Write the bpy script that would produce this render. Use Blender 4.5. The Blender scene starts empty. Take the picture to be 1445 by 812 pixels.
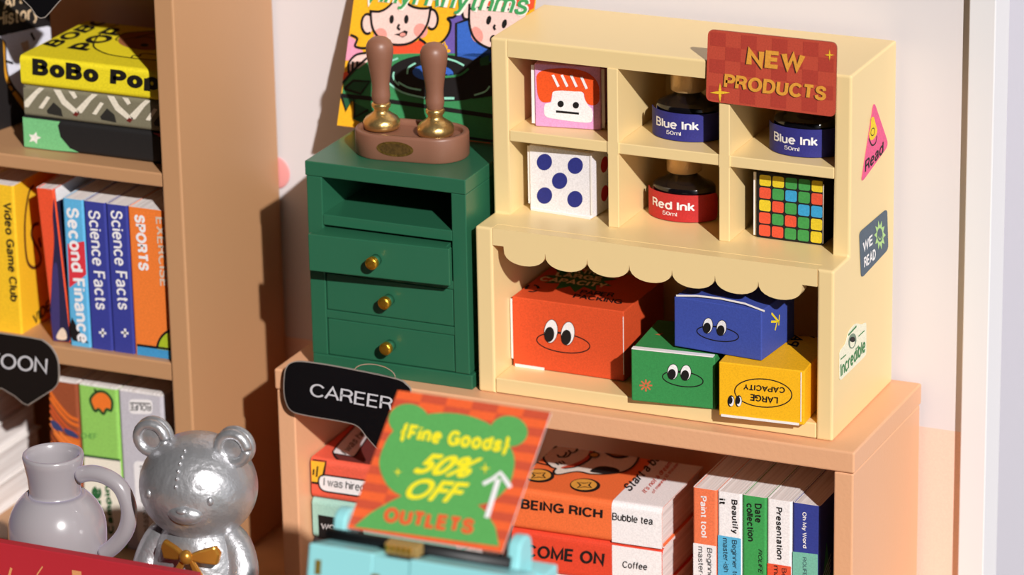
import bpy, bmesh, math, random
from mathutils import Vector, Matrix
S = bpy.context.scene
COL = S.collection
random.seed(7)

# ------------------------------------------------------------------ camera, world, light
CAM = Vector((2.56296, -5.50346, 2.33566))
FWD = Vector((-0.38972863, 0.8576981, -0.33535885)).normalized()
RT = Vector((0.91289315, 0.40780545, -0.01791108)).normalized()
UP = RT.cross(FWD).normalized()
FPX = 5735.43
cd = bpy.data.cameras.new('camera')
cam = bpy.data.objects.new('camera', cd); COL.objects.link(cam)
cd.sensor_width = 36.0
cd.lens = FPX / 1445.0 * 36.0
cd.clip_start = 0.1; cd.clip_end = 60
m = Matrix((RT, UP, -FWD)).transposed().to_4x4(); m.translation = CAM
cam.matrix_world = m
S.camera = cam
cd.dof.use_dof = True
cd.dof.focus_distance = (Vector((0.33, 0.0, 0.22)) - CAM).dot(FWD)
cd.dof.aperture_fstop = 2.6

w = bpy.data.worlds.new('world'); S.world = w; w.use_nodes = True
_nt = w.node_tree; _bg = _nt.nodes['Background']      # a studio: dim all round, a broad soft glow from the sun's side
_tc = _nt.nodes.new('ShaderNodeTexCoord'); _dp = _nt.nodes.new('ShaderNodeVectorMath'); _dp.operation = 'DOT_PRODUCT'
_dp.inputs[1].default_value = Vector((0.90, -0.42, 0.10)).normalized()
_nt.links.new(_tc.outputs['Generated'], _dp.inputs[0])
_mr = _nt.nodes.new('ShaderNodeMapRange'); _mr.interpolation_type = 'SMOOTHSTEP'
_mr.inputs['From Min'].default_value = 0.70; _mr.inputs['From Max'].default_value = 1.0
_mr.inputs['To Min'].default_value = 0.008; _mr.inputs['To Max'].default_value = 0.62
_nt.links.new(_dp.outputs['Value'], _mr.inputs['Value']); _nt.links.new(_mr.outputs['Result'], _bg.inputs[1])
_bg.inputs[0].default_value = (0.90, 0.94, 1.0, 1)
sd = bpy.data.lights.new('sun', 'SUN'); sun = bpy.data.objects.new('sun', sd); COL.objects.link(sun)
sd.energy = 4.25; sd.angle = math.radians(1.0); sd.color = (1.0, 0.965, 0.94)
SUN = Vector((-0.58, 0.63, -0.505))
sun.rotation_euler = SUN.to_track_quat('-Z', 'Y').to_euler()
sun.location = (3, -3, 3)
S.view_settings.view_transform = 'Standard'; S.view_settings.look = 'None'
S.view_settings.exposure = 0.0; S.view_settings.gamma = 1.0
S.view_settings.use_curve_mapping = False

# ------------------------------------------------------------------ helpers
def ray(px, py):
    return FWD + RT * ((px - 722.5) / FPX) - UP * ((py - 406.0) / FPX)
class Fr:
    """a real plane in the room: origin, in-plane axes u v, outward normal n"""
    def __init__(s, o, u, v):
        s.o = Vector(o); s.u = Vector(u).normalized(); s.n = s.u.cross(Vector(v)).normalized(); s.v = s.n.cross(s.u)
    def at(s, p, off=0.0):
        d = ray(*p); o = s.o + s.n * off
        return CAM + d * ((o - CAM).dot(s.n) / d.dot(s.n))
    def w(s, a, b, off=0.0):
        return s.o + s.u * a + s.v * b + s.n * off
def FY(y): return Fr((0, y, 0), (1, 0, 0), (0, 0, 1))
def FX(x): return Fr((x, 0, 0), (0, 1, 0), (0, 0, 1))
def FZ(z): return Fr((0, 0, z), (1, 0, 0), (0, 1, 0))
def crop(ox, oy, s):
    return lambda *p: [(ox + x / s, oy + y / s) for x, y in p]

def lin(c):
    return tuple(((v / 255) / 12.92 if v <= 10 else (((v / 255) + 0.055) / 1.055) ** 2.4) for v in c) + (1,)
_M = {}
def M(name, rgb, rough=0.5, metal=0.0, grain=0.0, gscale=500, bump=0.0, bscale=120, coat=0.0, spec=0.5):
    if name in _M: return _M[name]
    mt = bpy.data.materials.new(name); mt.use_nodes = True
    nt = mt.node_tree; b = nt.nodes['Principled BSDF']
    c = lin(rgb)
    b.inputs['Base Color'].default_value = c
    b.inputs['Roughness'].default_value = rough; b.inputs['Metallic'].default_value = metal
    b.inputs['Coat Weight'].default_value = coat; b.inputs['Coat Roughness'].default_value = 0.15
    b.inputs['Specular IOR Level'].default_value = spec
    tc = nt.nodes.new('ShaderNodeTexCoord')
    if grain:
        n = nt.nodes.new('ShaderNodeTexNoise'); n.inputs['Scale'].default_value = gscale; n.inputs['Detail'].default_value = 2
        nt.links.new(tc.outputs['Object'], n.inputs['Vector'])
        r = nt.nodes.new('ShaderNodeValToRGB')
        r.color_ramp.elements[0].position = 0.3; r.color_ramp.elements[1].position = 0.7
        r.color_ramp.elements[0].color = tuple(v * (1 - grain) for v in c[:3]) + (1,)
        r.color_ramp.elements[1].color = tuple(min(1, v * (1 + grain)) for v in c[:3]) + (1,)
        nt.links.new(n.outputs['Fac'], r.inputs['Fac']); nt.links.new(r.outputs['Color'], b.inputs['Base Color'])
    if bump:
        n = nt.nodes.new('ShaderNodeTexNoise'); n.inputs['Scale'].default_value = bscale; n.inputs['Detail'].default_value = 3
        nt.links.new(tc.outputs['Object'], n.inputs['Vector'])
        bp = nt.nodes.new('ShaderNodeBump'); bp.inputs['Strength'].default_value = bump; bp.inputs['Distance'].default_value = 0.004
        nt.links.new(n.outputs['Fac'], bp.inputs['Height']); nt.links.new(bp.outputs['Normal'], b.inputs['Normal'])
    _M[name] = mt
    return mt
def ink(r, g, b):      # printed colour on paper
    return M('print_%d_%d_%d' % (r, g, b), (r, g, b), 0.6, grain=0.10, gscale=420, spec=0.3)
def pages(axis):
    key = 'pages_' + axis
    if key in _M: return _M[key]
    mt = M(key, (236, 230, 226), 0.8, spec=0.2); nt = mt.node_tree; b = nt.nodes['Principled BSDF']
    tc = nt.nodes.new('ShaderNodeTexCoord'); mp = nt.nodes.new('ShaderNodeMapping')
    mp.inputs['Scale'].default_value = {'X': (260, 3, 3), 'Z': (3, 3, 260)}[axis]
    n = nt.nodes.new('ShaderNodeTexNoise'); n.inputs['Scale'].default_value = 1.0; n.inputs['Detail'].default_value = 3
    r = nt.nodes.new('ShaderNodeValToRGB'); r.color_ramp.elements[0].position = 0.3; r.color_ramp.elements[1].position = 0.6
    r.color_ramp.elements[0].color = lin((212, 203, 199)); r.color_ramp.elements[1].color = lin((240, 234, 231))
    nt.links.new(tc.outputs['Object'], mp.inputs['Vector']); nt.links.new(mp.outputs['Vector'], n.inputs['Vector'])
    nt.links.new(n.outputs['Fac'], r.inputs['Fac']); nt.links.new(r.outputs['Color'], b.inputs['Base Color'])
    bp = nt.nodes.new('ShaderNodeBump'); bp.inputs['Strength'].default_value = 0.35; bp.inputs['Distance'].default_value = 0.003
    nt.links.new(n.outputs['Fac'], bp.inputs['Height']); nt.links.new(bp.outputs['Normal'], b.inputs['Normal'])
    return mt

def sm(pts, n=6, closed=True):
    o = []; N = len(pts)
    for i in range(N if closed else N - 1):
        g = (lambda k: pts[k % N]) if closed else (lambda k: pts[max(0, min(N - 1, k))])
        p0, p1, p2, p3 = g(i - 1), g(i), g(i + 1), g(i + 2)
        for j in range(n):
            t = j / n
            o.append(tuple(0.5 * (2 * p1[k] + (p2[k] - p0[k]) * t + (2 * p0[k] - 5 * p1[k] + 4 * p2[k] - p3[k]) * t * t + (3 * p1[k] - p0[k] - 3 * p2[k] + p3[k]) * t ** 3) for k in range(len(p1))))
    if not closed: o.append(tuple(pts[-1]))
    return o
# ------------------------------------------------------------------ a plain grotesque alphabet drawn as strokes (cap height 1)
def _arc(cx, cy, rx, ry, a0, a1, n=14):
    return [(cx + rx * math.cos(math.radians(a0 + (a1 - a0) * i / n)), cy + ry * math.sin(math.radians(a0 + (a1 - a0) * i / n))) for i in range(n + 1)]
def _sp(*p): return sm(list(p), 5, False)
_X = 0.72
def _bowl(): return _arc(.27, .36, .27, .36, 0, 360, 24)
GLYPH = {
 'A': (.74, [[(0, 0), (.37, 1), (.74, 0)], [(.13, .34), (.61, .34)]]),
 'B': (.62, [[(.34, .53), (0, .53)], [(0, 0), (0, 1), (.34, 1)] + _arc(.34, .765, .235, .235, 90, -90) + _arc(.36, .265, .26, .265, 90, -90) + [(.36, 0), (0, 0)]]),
 'C': (.72, [_arc(.39, .5, .39, .5, 38, 322, 24)]),
 'D': (.68, [[(0, 0), (0, 1), (.28, 1)] + _arc(.28, .5, .40, .5, 90, -90, 18) + [(.28, 0), (0, 0)]]),
 'E': (.54, [[(.54, 0), (0, 0), (0, 1), (.54, 1)], [(0, .52), (.49, .52)]]),
 'F': (.52, [[(0, 0), (0, 1), (.52, 1)], [(0, .5), (.45, .5)]]),
 'G': (.76, [_arc(.39, .5, .39, .5, 40, 345, 24), [(.42, .46), (.77, .46), (.77, 0)]]),
 'H': (.64, [[(0, 0), (0, 1)], [(.64, 0), (.64, 1)], [(0, .52), (.64, .52)]]),
 'I': (.0, [[(0, 0), (0, 1)]]),
 'K': (.62, [[(0, 0), (0, 1)], [(.60, 1), (0, .36)], [(.19, .58), (.64, 0)]]),
 'L': (.48, [[(0, 1), (0, 0), (.48, 0)]]),
 'M': (.80, [[(0, 0), (0, 1), (.40, .06), (.80, 1), (.80, 0)]]),
 'N': (.64, [[(0, 0), (0, 1), (.64, 0), (.64, 1)]]),
 'O': (.80, [_arc(.40, .5, .40, .5, 0, 360, 30)]),
 'P': (.58, [[(0, 0), (0, 1), (.32, 1)] + _arc(.32, .735, .265, .265, 90, -90) + [(.32, .47), (0, .47)]]),
 'R': (.62, [[(0, 0), (0, 1), (.34, 1)] + _arc(.34, .75, .25, .25, 90, -90) + [(.34, .5), (0, .5)], [(.34, .5), (.50, .42), (.56, .2), (.62, 0)]]),
 'S': (.60, [_sp((.56, .74), (.50, .92), (.30, 1), (.10, .92), (.04, .75), (.12, .60), (.30, .53), (.50, .44), (.59, .27), (.52, .08), (.30, 0), (.08, .07), (.0, .28))]),
 'T': (.64, [[(0, 1), (.64, 1)], [(.32, 1), (.32, 0)]]),
 'U': (.62, [[(0, 1), (0, .30)] + _arc(.31, .30, .31, .30, 180, 360) + [(.62, 1)]]),
 'V': (.66, [[(0, 1), (.33, 0), (.66, 1)]]),
 'W': (1.0, [[(0, 1), (.25, 0), (.5, .96), (.75, 0), (1.0, 1)]]),
 'X': (.66, [[(0, 0), (.66, 1)], [(0, 1), (.66, 0)]]),
 'Y': (.66, [[(0, 1), (.33, .42), (.66, 1)], [(.33, .42), (.33, 0)]]),
 'a': (.52, [_sp((.03, .56), (.10, .68), (.27, _X), (.42, .66), (.47, .52)) + [(.47, .10), (.53, 0)], _sp((.47, .44), (.30, .39), (.10, .33), (.0, .17), (.08, .03), (.22, 0), (.40, .08), (.47, .22))]),
 'b': (.54, [[(0, 1), (0, 0)], _bowl()]),
 'c': (.50, [_arc(.27, .36, .27, .36, 40, 320, 18)]),
 'd': (.54, [[(.54, 1), (.54, 0)], _bowl()]),
 'e': (.54, [[(.0, .38), (.54, .38)], _arc(.27, .36, .27, .36, 4, 318, 20)]),
 'f': (.28, [_sp((.30, .99), (.18, .98), (.12, .84)) + [(.12, 0)], [(0, .70), (.29, .70)]]),
 'g': (.54, [_bowl(), [(.54, .72), (.54, 0)] + _arc(.27, -.02, .27, .25, 0, -150, 10)]),
 'h': (.50, [[(0, 1), (0, 0)], [(0, .42)] + _arc(.25, .47, .25, .25, 175, 0, 10) + [(.50, 0)]]),
 'i': (.0, [[(0, _X), (0, 0)], [(0, .90), (0, 1.0)]]),
 'j': (.1, [[(.1, _X), (.1, -.2)], [(.1, .90), (.1, 1.0)]]),
 'k': (.48, [[(0, 1), (0, 0)], [(.45, _X), (0, .27)], [(.16, .43), (.48, 0)]]),
 'l': (.0, [[(0, 1), (0, 0)]]),
 'm': (.84, [[(0, _X), (0, 0)], [(0, .45)] + _arc(.21, .50, .21, .22, 175, 0, 10) + [(.42, 0)], [(.42, .45)] + _arc(.63, .50, .21, .22, 175, 0, 10) + [(.84, 0)]]),
 'n': (.50, [[(0, _X), (0, 0)], [(0, .42)] + _arc(.25, .47, .25, .25, 175, 0, 10) + [(.50, 0)]]),
 'o': (.56, [_arc(.28, .36, .28, .36, 0, 360, 24)]),
 'p': (.54, [[(0, _X), (0, -.27)], _bowl()]),
 'r': (.30, [[(0, _X), (0, 0)], _sp((0, .42), (.07, .62), (.18, .71), (.31, .71))]),
 's': (.46, [_sp((.44, .53), (.37, .68), (.22, _X), (.08, .66), (.04, .54), (.11, .43), (.24, .37), (.39, .31), (.46, .19), (.38, .05), (.22, 0), (.07, .05), (.0, .2))]),
 't': (.28, [[(.12, .92), (.12, .14)] + _sp((.12, .14), (.17, .02), (.29, .01)), [(0, .70), (.28, .70)]]),
 'u': (.50, [[(.50, _X), (.50, 0)], [(0, _X), (0, .25)] + _arc(.25, .25, .25, .25, 180, 355, 10)]),
 'v': (.48, [[(0, _X), (.24, 0), (.48, _X)]]),
 'w': (.74, [[(0, _X), (.19, 0), (.37, .68), (.55, 0), (.74, _X)]]),
 'y': (.48, [[(0, _X), (.25, .0)], [(.48, _X), (.22, -.12), (.14, -.25), (.0, -.26)]]),
 '0': (.54, [_arc(.27, .5, .27, .5, 0, 360, 26)]),
 '1': (.24, [[(0, .78), (.20, .86), (.24, 1), (.24, 0)]]),
 '5': (.54, [[(.50, 1), (.10, 1), (.05, .52)] + _sp((.05, .52), (.25, .63), (.46, .54), (.54, .33), (.45, .08), (.24, 0), (.06, .06), (.0, .22))]),
 '{': (.26, [_sp((.26, 1.1), (.14, 1.04), (.12, .8), (.12, .6), (.0, .45), (.12, .3), (.12, .1), (.14, -.14), (.26, -.2))]),
 '}': (.26, [_sp((.0, 1.1), (.12, 1.04), (.14, .8), (.14, .6), (.26, .45), (.14, .3), (.14, .1), (.12, -.14), (.0, -.2))]),
 "'": (.0, [[(0, .78), (0, 1)]]), '!': (.0, [[(0, .3), (0, 1)], [(0, 0), (0, .1)]]), '-': (.26, [[(0, .36), (.26, .36)]]), '+': (.4, [[(0, .4), (.4, .4)], [(.2, .2), (.2, .6)]]),
}
def lettering(body, wd, shear=0.0):
    vs = []; fs = []; x = 0.0; lay = 0
    for ch in body:
        if ch == ' ': x += .30 + wd * .5; continue
        gw, strokes = GLYPH[ch]
        if x > 0 and ch in 'AVWYT': x -= .05
        for st in strokes:
            P = []
            for p in st:
                if not P or abs(P[-1][0] - p[0]) + abs(P[-1][1] - p[1]) > 1e-4: P.append(p)
            closed = len(P) > 8 and abs(P[0][0] - P[-1][0]) + abs(P[0][1] - P[-1][1]) < 1e-3
            if closed: P = P[:-1]
            n = len(P); b = len(vs); lay += 1
            for i in range(n):
                q = Vector(P[i]); a = Vector(P[i - 1]) if (closed or i) else None; c = Vector(P[(i + 1) % n]) if (closed or i < n - 1) else None
                d0 = (q - a).normalized() if a is not None else (c - q).normalized(); d1 = (c - q).normalized() if c is not None else d0
                n0 = Vector((-d0.y, d0.x)); n1 = Vector((-d1.y, d1.x)); mm = n0 + n1
                mm = n0 if mm.length < 0.2 else mm.normalized()
                k = wd / 2 / max(0.45, mm.dot(n0))
                e = Vector((0, 0))
                if not closed and i == 0: e = -d0 * wd * .06
                if not closed and i == n - 1: e = d0 * wd * .06
                for sg in (1, -1):
                    r = q + e + mm * k * sg; vs.append(Vector((x + r.x + shear * r.y, r.y, float(lay % 9))))
            for i in range(n if closed else n - 1):
                j = (i + 1) % n; fs.append([b + 2 * i, b + 2 * i + 1, b + 2 * j + 1, b + 2 * j])
        x += gw + wd * 1.0 + (.03 if ch in 'AVWYTLPF' else .07)
    return vs, fs

class MB:
    """collects shapes in world coordinates, builds ONE mesh object"""
    def __init__(s): s.v = []; s.f = []; s.mi = []; s.sm = []; s.mats = []; s.clips = {}
    def mid(s, mt):
        if mt not in s.mats: s.mats.append(mt)
        return s.mats.index(mt)
    def add(s, vs, fs, mt, smooth=False):
        b = len(s.v); s.v += [Vector(x) for x in vs]; k = s.mid(mt)
        for f in fs:
            s.f.append([b + i for i in f]); s.mi.append(k); s.sm.append(smooth)
        return s
    def bm(s, bm, mt, smooth=False):
        bm.verts.index_update()
        s.add([v.co.copy() for v in bm.verts], [[v.index for v in f.verts] for f in bm.faces], mt, smooth); bm.free(); return s
    def box(s, a, b, mt, bev=0.002, seg=2, xf=None):
        bm = bmesh.new(); bmesh.ops.create_cube(bm, size=1)
        for v in bm.verts:
            v.co = Vector([(a[i] + b[i]) / 2 + v.co[i] * (b[i] - a[i]) for i in range(3)])
        if bev: bmesh.ops.bevel(bm, geom=bm.edges[:], offset=bev, segments=seg, affect='EDGES', profile=0.5)
        if xf:
            for v in bm.verts: v.co = xf(v.co)
        return s.bm(bm, mt)
    def prism(s, pts, vec, mt, bev=0.0, seg=2, smooth=False, flt=None):
        """closed outline (3D points) swept by vec"""
        bm = bmesh.new(); vec = Vector(vec)
        va = [bm.verts.new(p) for p in pts]; vb = [bm.verts.new(Vector(p) + vec) for p in pts]
        n = len(pts)
        bm.faces.new(va[::-1]); bm.faces.new(vb)
        for i in range(n): bm.faces.new((va[i], va[(i + 1) % n], vb[(i + 1) % n], vb[i]))
        bmesh.ops.recalc_face_normals(bm, faces=bm.faces[:])
        if bev: bmesh.ops.bevel(bm, geom=[e for e in bm.edges if not flt or flt(e.verts[0].co, e.verts[1].co)], offset=bev, segments=seg, affect='EDGES', profile=0.5)
        return s.bm(bm, mt, smooth)
    def lathe(s, prof, c, mt, seg=40, sx=1.0, sy=1.0, smooth=True, tilt=None):
        vs = []; fs = []; c = Vector(c)
        for r, z in prof:
            for k in range(seg):
                a = 2 * math.pi * k / seg
                p = Vector((r * math.cos(a) * sx, r * math.sin(a) * sy, z))
                if tilt: p = tilt @ p
                vs.append(c + p)
        for i in range(len(prof) - 1):
            for k in range(seg):
                k2 = (k + 1) % seg
                fs.append((i * seg + k, i * seg + k2, (i + 1) * seg + k2, (i + 1) * seg + k))
        fs.append(tuple(range(seg))[::-1]); fs.append(tuple((len(prof) - 1) * seg + k for k in range(seg)))
        return s.add(vs, fs, mt, smooth)
    def tube(s, pts, rads, mt, seg=16):
        pts = [Vector(p) for p in pts]; n = len(pts); vs = []; fs = []
        if not hasattr(rads, '__len__'): rads = [rads] * n
        t0 = (pts[1] - pts[0]).normalized(); ref = Vector((0, 0, 1)) if abs(t0.z) < 0.9 else Vector((1, 0, 0))
        for i, p in enumerate(pts):
            t = (pts[min(i + 1, n - 1)] - pts[max(i - 1, 0)]).normalized()
            a = (ref - t * ref.dot(t)).normalized(); b = t.cross(a); ref = a
            for k in range(seg):
                q = 2 * math.pi * k / seg
                vs.append(p + (a * math.cos(q) + b * math.sin(q)) * rads[i])
        for i in range(n - 1):
            for k in range(seg):
                fs.append((i * seg + k, i * seg + (k + 1) % seg, (i + 1) * seg + (k + 1) % seg, (i + 1) * seg + k))
        fs.append(tuple(range(seg))[::-1]); fs.append(tuple((n - 1) * seg + k for k in range(seg)))
        return s.add(vs, fs, mt, True)
    def ellipsoid(s, c, r, mt, rot=None, seg=32, rings=18):
        vs = []; fs = []; c = Vector(c)
        for i in range(rings + 1):
            ph = math.pi * i / rings
            for k in range(seg):
                th = 2 * math.pi * k / seg
                p = Vector((r[0] * math.sin(ph) * math.cos(th), r[1] * math.sin(ph) * math.sin(th), r[2] * math.cos(ph)))
                vs.append(c + (rot @ p if rot else p))
        for i in range(rings):
            for k in range(seg):
                fs.append((i * seg + k, (i + 1) * seg + k, (i + 1) * seg + (k + 1) % seg, i * seg + (k + 1) % seg))
        return s.add(vs, fs, mt, True)
    # ---- printing on a plane
    def bound(s, fr, u0, u1, v0, v1):
        """printing on plane fr stays inside this rectangle of its face"""
        s.clips[id(fr)] = (fr, u0, u1, v0, v1); return s
    def put(s, fr, vs, fs, mt):
        c = s.clips.get(id(fr))
        if not c: return s.add(vs, fs, mt)
        _, u0, u1, v0, v1 = c; f2 = []; v2 = []
        for f in fs:
            P = [Vector(vs[i]) for i in f]
            for ax, lim, sg in ((fr.u, u0, 1), (fr.u, u1, -1), (fr.v, v0, 1), (fr.v, v1, -1)):
                Q = []
                for i in range(len(P)):
                    a, b_ = P[i - 1], P[i]; da = ((a - fr.o).dot(ax) - lim) * sg; db = ((b_ - fr.o).dot(ax) - lim) * sg
                    if (da < 0) != (db < 0): Q.append(a + (b_ - a) * (da / (da - db)))
                    if db >= 0: Q.append(b_)
                P = Q
                if len(P) < 3: break
            if len(P) >= 3:
                f2.append(list(range(len(v2), len(v2) + len(P)))); v2 += P
        return s.add(v2, f2, mt) if f2 else s
    def ink(s, fr, pts, mt, lay=1, clip=None):
        """flat printed patch; pts are points seen in the photograph that lie on plane fr"""
        P = [fr.at(p, 0.0003 * lay) for p in pts]
        return s.put(fr, P, [list(range(len(P)))], mt)
    def loc(s, fr, pts, mt, lay=1):
        P = [fr.w(a, b, 0.0003 * lay) for a, b in pts]
        return s.put(fr, P, [list(range(len(P)))], mt)
    def line(s, fr, pts, wd, mt, lay=1, closed=False):
        P = [fr.at(p, 0.0003 * lay) for p in pts]; n = len(P); vs = []; fs = []
        for i, p in enumerate(P):
            a = P[(i - 1) % n] if (closed or i > 0) else P[i]; b = P[(i + 1) % n] if (closed or i < n - 1) else P[i]
            t = (b - a)
            if t.length < 1e-9: t = fr.u
            sd = fr.n.cross(t.normalized()) * wd / 2
            vs += [p + sd, p - sd]
        for i in range(n if closed else n - 1):
            j = (i + 1) % n; fs.append((2 * i, 2 * i + 1, 2 * j + 1, 2 * j))
        return s.put(fr, vs, fs, mt)
    def text(s, fr, body, bl, br, tl, mt, lay=2, bold=0.0, shear=0.0, mapf=None, spacing=1.0):
        if '%' in body or body == 'OFF':
            cu = bpy.data.curves.new('lettering', 'FONT'); cu.body = body; cu.size = 1; cu.shear = shear; cu.resolution_u = 4
            ob = bpy.data.objects.new('lettering', cu); me = bpy.data.meshes.new_from_object(ob)
            vs = [v.co.copy() for v in me.vertices]; fs = [list(p.vertices) for p in me.polygons]
            bpy.data.objects.remove(ob); bpy.data.curves.remove(cu); bpy.data.meshes.remove(me)
            f0, v0 = list(fs), list(vs)
            for k in range(8):
                d = Vector((math.cos(k * math.pi / 4) * bold, math.sin(k * math.pi / 4) * bold, k + 1))
                fs += [[i + len(vs) for i in f] for f in f0]; vs += [v + d for v in v0]
        else:
            vs, fs = lettering(body, 0.132 + 3.7 * bold, shear)
        x0 = min(v.x for v in vs); x1 = max(v.x for v in vs); y0 = min(v.y for v in vs); y1 = max(v.y for v in vs)
        if mapf:
            return s.add([mapf((v.x - x0) / (x1 - x0), (v.y - y0) / (y1 - y0), v.z * 0.00003) for v in vs], fs, mt)
        if fr is not None:
            o = fr.at(bl, 0.0003 * lay); u = fr.at(br, 0.0003 * lay) - o; v_ = fr.at(tl, 0.0003 * lay) - o
        else:
            o, u, v_ = bl, br - bl, tl - bl
        nn = fr.n * 0.00003 if fr is not None else Vector((0, 0, 0))
        vs = [o + u * ((v.x - x0) / (x1 - x0)) + v_ * ((v.y - y0) / (y1 - y0)) + nn * v.z for v in vs]
        return s.put(fr, vs, fs, mt) if fr is not None else s.add(vs, fs, mt)
    def plate(s, fr, pts, th, mt, off=0.0, edge=None):
        """a sheet of real thickness whose outline is pts on plane fr, its front at off above the plane"""
        P = [fr.at(p, off) for p in pts]; Q = [p - fr.n * th for p in P]; n = len(P)
        s.add(P, [list(range(n))], mt)
        s.add(P + Q, [[i, i + n, (i + 1) % n + n, (i + 1) % n] for i in range(n)] + [list(range(2 * n - 1, n - 1, -1))], edge or mt)
        return s
    def build(s, name, parent=None, label=None, cat=None, group=None, kind=None, origin=None):
        me = bpy.data.meshes.new(name)
        if parent is not None: o0 = world_of(parent)
        else: o0 = Vector(origin) if origin is not None else Vector((0, 0, 0))
        me.from_pydata([tuple(v - o0) for v in s.v], [], s.f)
        for mt in s.mats: me.materials.append(mt)
        me.polygons.foreach_set('material_index', s.mi); me.polygons.foreach_set('use_smooth', s.sm)
        me.update()
        ob = bpy.data.objects.new(name, me); COL.objects.link(ob)
        if parent is not None: ob.parent = parent
        else: ob.location = o0
        tag(ob, label, cat, group, kind)
        return ob
def world_of(o):
    v = Vector((0, 0, 0))
    while o is not None: v += o.location; o = o.parent
    return v
def tag(o, label=None, cat=None, group=None, kind=None):
    if label: o['label'] = label
    if cat: o['category'] = cat
    if group: o['group'] = group
    if kind: o['kind'] = kind
def thing(name, label, cat, loc, group=None):
    o = bpy.data.objects.new(name, None); COL.objects.link(o); o.location = loc; o.empty_display_size = 0.02
    tag(o, label, cat, group); return o
def ell(cx, cy, rx, ry, rot=0, n=36, a0=0, a1=360):
    r = math.radians(rot); o = []
    full = abs(a1 - a0) >= 360
    for i in range(n if full else n + 1):
        a = math.radians(a0 + (a1 - a0) * i / n)
        x = rx * math.cos(a); y = ry * math.sin(a)
        o.append((cx + x * math.cos(r) - y * math.sin(r), cy + x * math.sin(r) + y * math.cos(r)))
    return o
def rrect(pts, r, n=5):
    """round the corners of a polygon of photograph points"""
    o = []; N = len(pts)
    for i in range(N):
        p = Vector(pts[i]); a = Vector(pts[i - 1]); b = Vector(pts[(i + 1) % N])
        ra = min(r, (a - p).length * .48); rb = min(r, (b - p).length * .48)
        A = p + (a - p).normalized() * ra; B = p + (b - p).normalized() * rb
        for j in range(n + 1):
            t = j / n; q = A * (1 - t) ** 2 + p * 2 * t * (1 - t) + B * t * t; o.append((q.x, q.y))
    return o
def star(cx, cy, rx, ry, k=0.18):
    o = []
    for i in range(16):
        a = i * math.pi / 8; 
        r = 1 if i % 4 == 0 else (k if i % 4 == 2 else 0.36 * k + 0.28)
        o.append((cx + rx * r * math.cos(a), cy + ry * r * math.sin(a)))
    return o

BLACK = ink(24, 21, 22); WHITE = ink(240, 236, 236); CARD = M('white_card', (242, 236, 232), 0.7, bump=0.1, bscale=300)
CREAM = M('cream_plastic', (237, 209, 152), 0.38, bump=0.03, bscale=60)
GREEN = M('green_plastic', (42, 100, 72), 0.32, bump=0.03, bscale=60)
WOOD = M('tan_plastic', (190, 143, 102), 0.42, bump=0.04, bscale=90)
PEACH = M('peach_plastic', (228, 172, 131), 0.42, bump=0.10, bscale=160)
GOLD = M('gold_paint', (214, 160, 50), 0.30, metal=0.9, bump=0.25, bscale=300)
BRASS = M('brass', (222, 186, 118), 0.3, metal=0.9, bump=0.2, bscale=150)
BROWN = M('brown_plastic', (136, 92, 72), 0.42, bump=0.04, bscale=80)
SIGNBLACK = M('black_sign', (17, 16, 18), 0.2, spec=0.2)
SIGNEDGE = M('acrylic_edge', (150, 140, 132), 0.2)
def glass(name, rough=0.05):
    mt = M(name, (250, 250, 250), rough); mt.node_tree.nodes['Principled BSDF'].inputs['Transmission Weight'].default_value = 1.0
    mt.node_tree.nodes['Principled BSDF'].inputs['IOR'].default_value = 1.2
    return mt
CLEAR = glass('clear_acrylic')

# ------------------------------------------------------------------ the setting
FLOOR = -0.41; WY = 0.304; SPLIT = -0.080
wl = MB()
wmat = M('wall_paint', (222, 216, 217), 0.8, bump=0.02, bscale=60, spec=0.2)
omat = M('orange_wall_paint', (240, 206, 187), 0.8, grain=0.04, gscale=300, spec=0.2)
wl.box((-1.6, WY, SPLIT), (0.7125, WY + 0.05, 1.6), wmat, 0)
wl.box((-1.6, WY, FLOOR - 0.05), (0.7125, WY + 0.05, SPLIT), omat, 0)
wl.build('wall_back', kind='structure')
tr = MB(); wht = M('white_post', (230, 228, 229), 0.5, spec=0.3)
tr.box((0.7140, WY - 0.017, FLOOR - 0.05), (0.757, WY + 0.055, 1.6), wht, 0.002)
tr.build('trim_1', kind='structure')
fl = MB(); fl.box((-1.6, -1.6, FLOOR - 0.05), (0.80, WY, FLOOR), M('floor_wood', (205, 160, 115), 0.5, grain=0.08, gscale=12), 0)
fl.build('floor', kind='structure')
bd = MB(); bd.box((-3, 1.6, -3.0), (4, 1.65, 3), M('grey_backdrop', (214, 212, 222), 0.9, spec=0.1), 0)
bd.build('wall_far', kind='structure')

# ------------------------------------------------------------------ tall bookcase on the left
BX = -0.5018; BI = -0.5385; BF = -0.04; BB = 0.2985
bc = thing('bookcase', 'tall tan bookcase with three visible shelves standing left of the peach case', 'bookcase', (-0.86, 0.13, FLOOR))
b = MB(); b.box((BI, BF, FLOOR), (BX, BB, 1.1), WOOD, 0.004, 3); b.build('side_panel', bc)
b = MB(); b.box((-1.22, BF, FLOOR), (-1.185, BB, 1.1), WOOD, 0.004, 3); b.build('side_panel', bc)
for z0, z1 in ((0.290, 0.314), (-0.046, -0.014), (FLOOR, -0.382), (0.66, 0.684)):
    b = MB(); b.box((-1.185, BF + 0.004, z0), (BI, BB - 0.012, z1), WOOD, 0.003, 3); b.build('shelf', bc)
b = MB(); b.box((-1.185, BB - 0.012, FLOOR), (BI, BB, 1.1), WOOD, 0); b.build('back_panel', bc)

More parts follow.
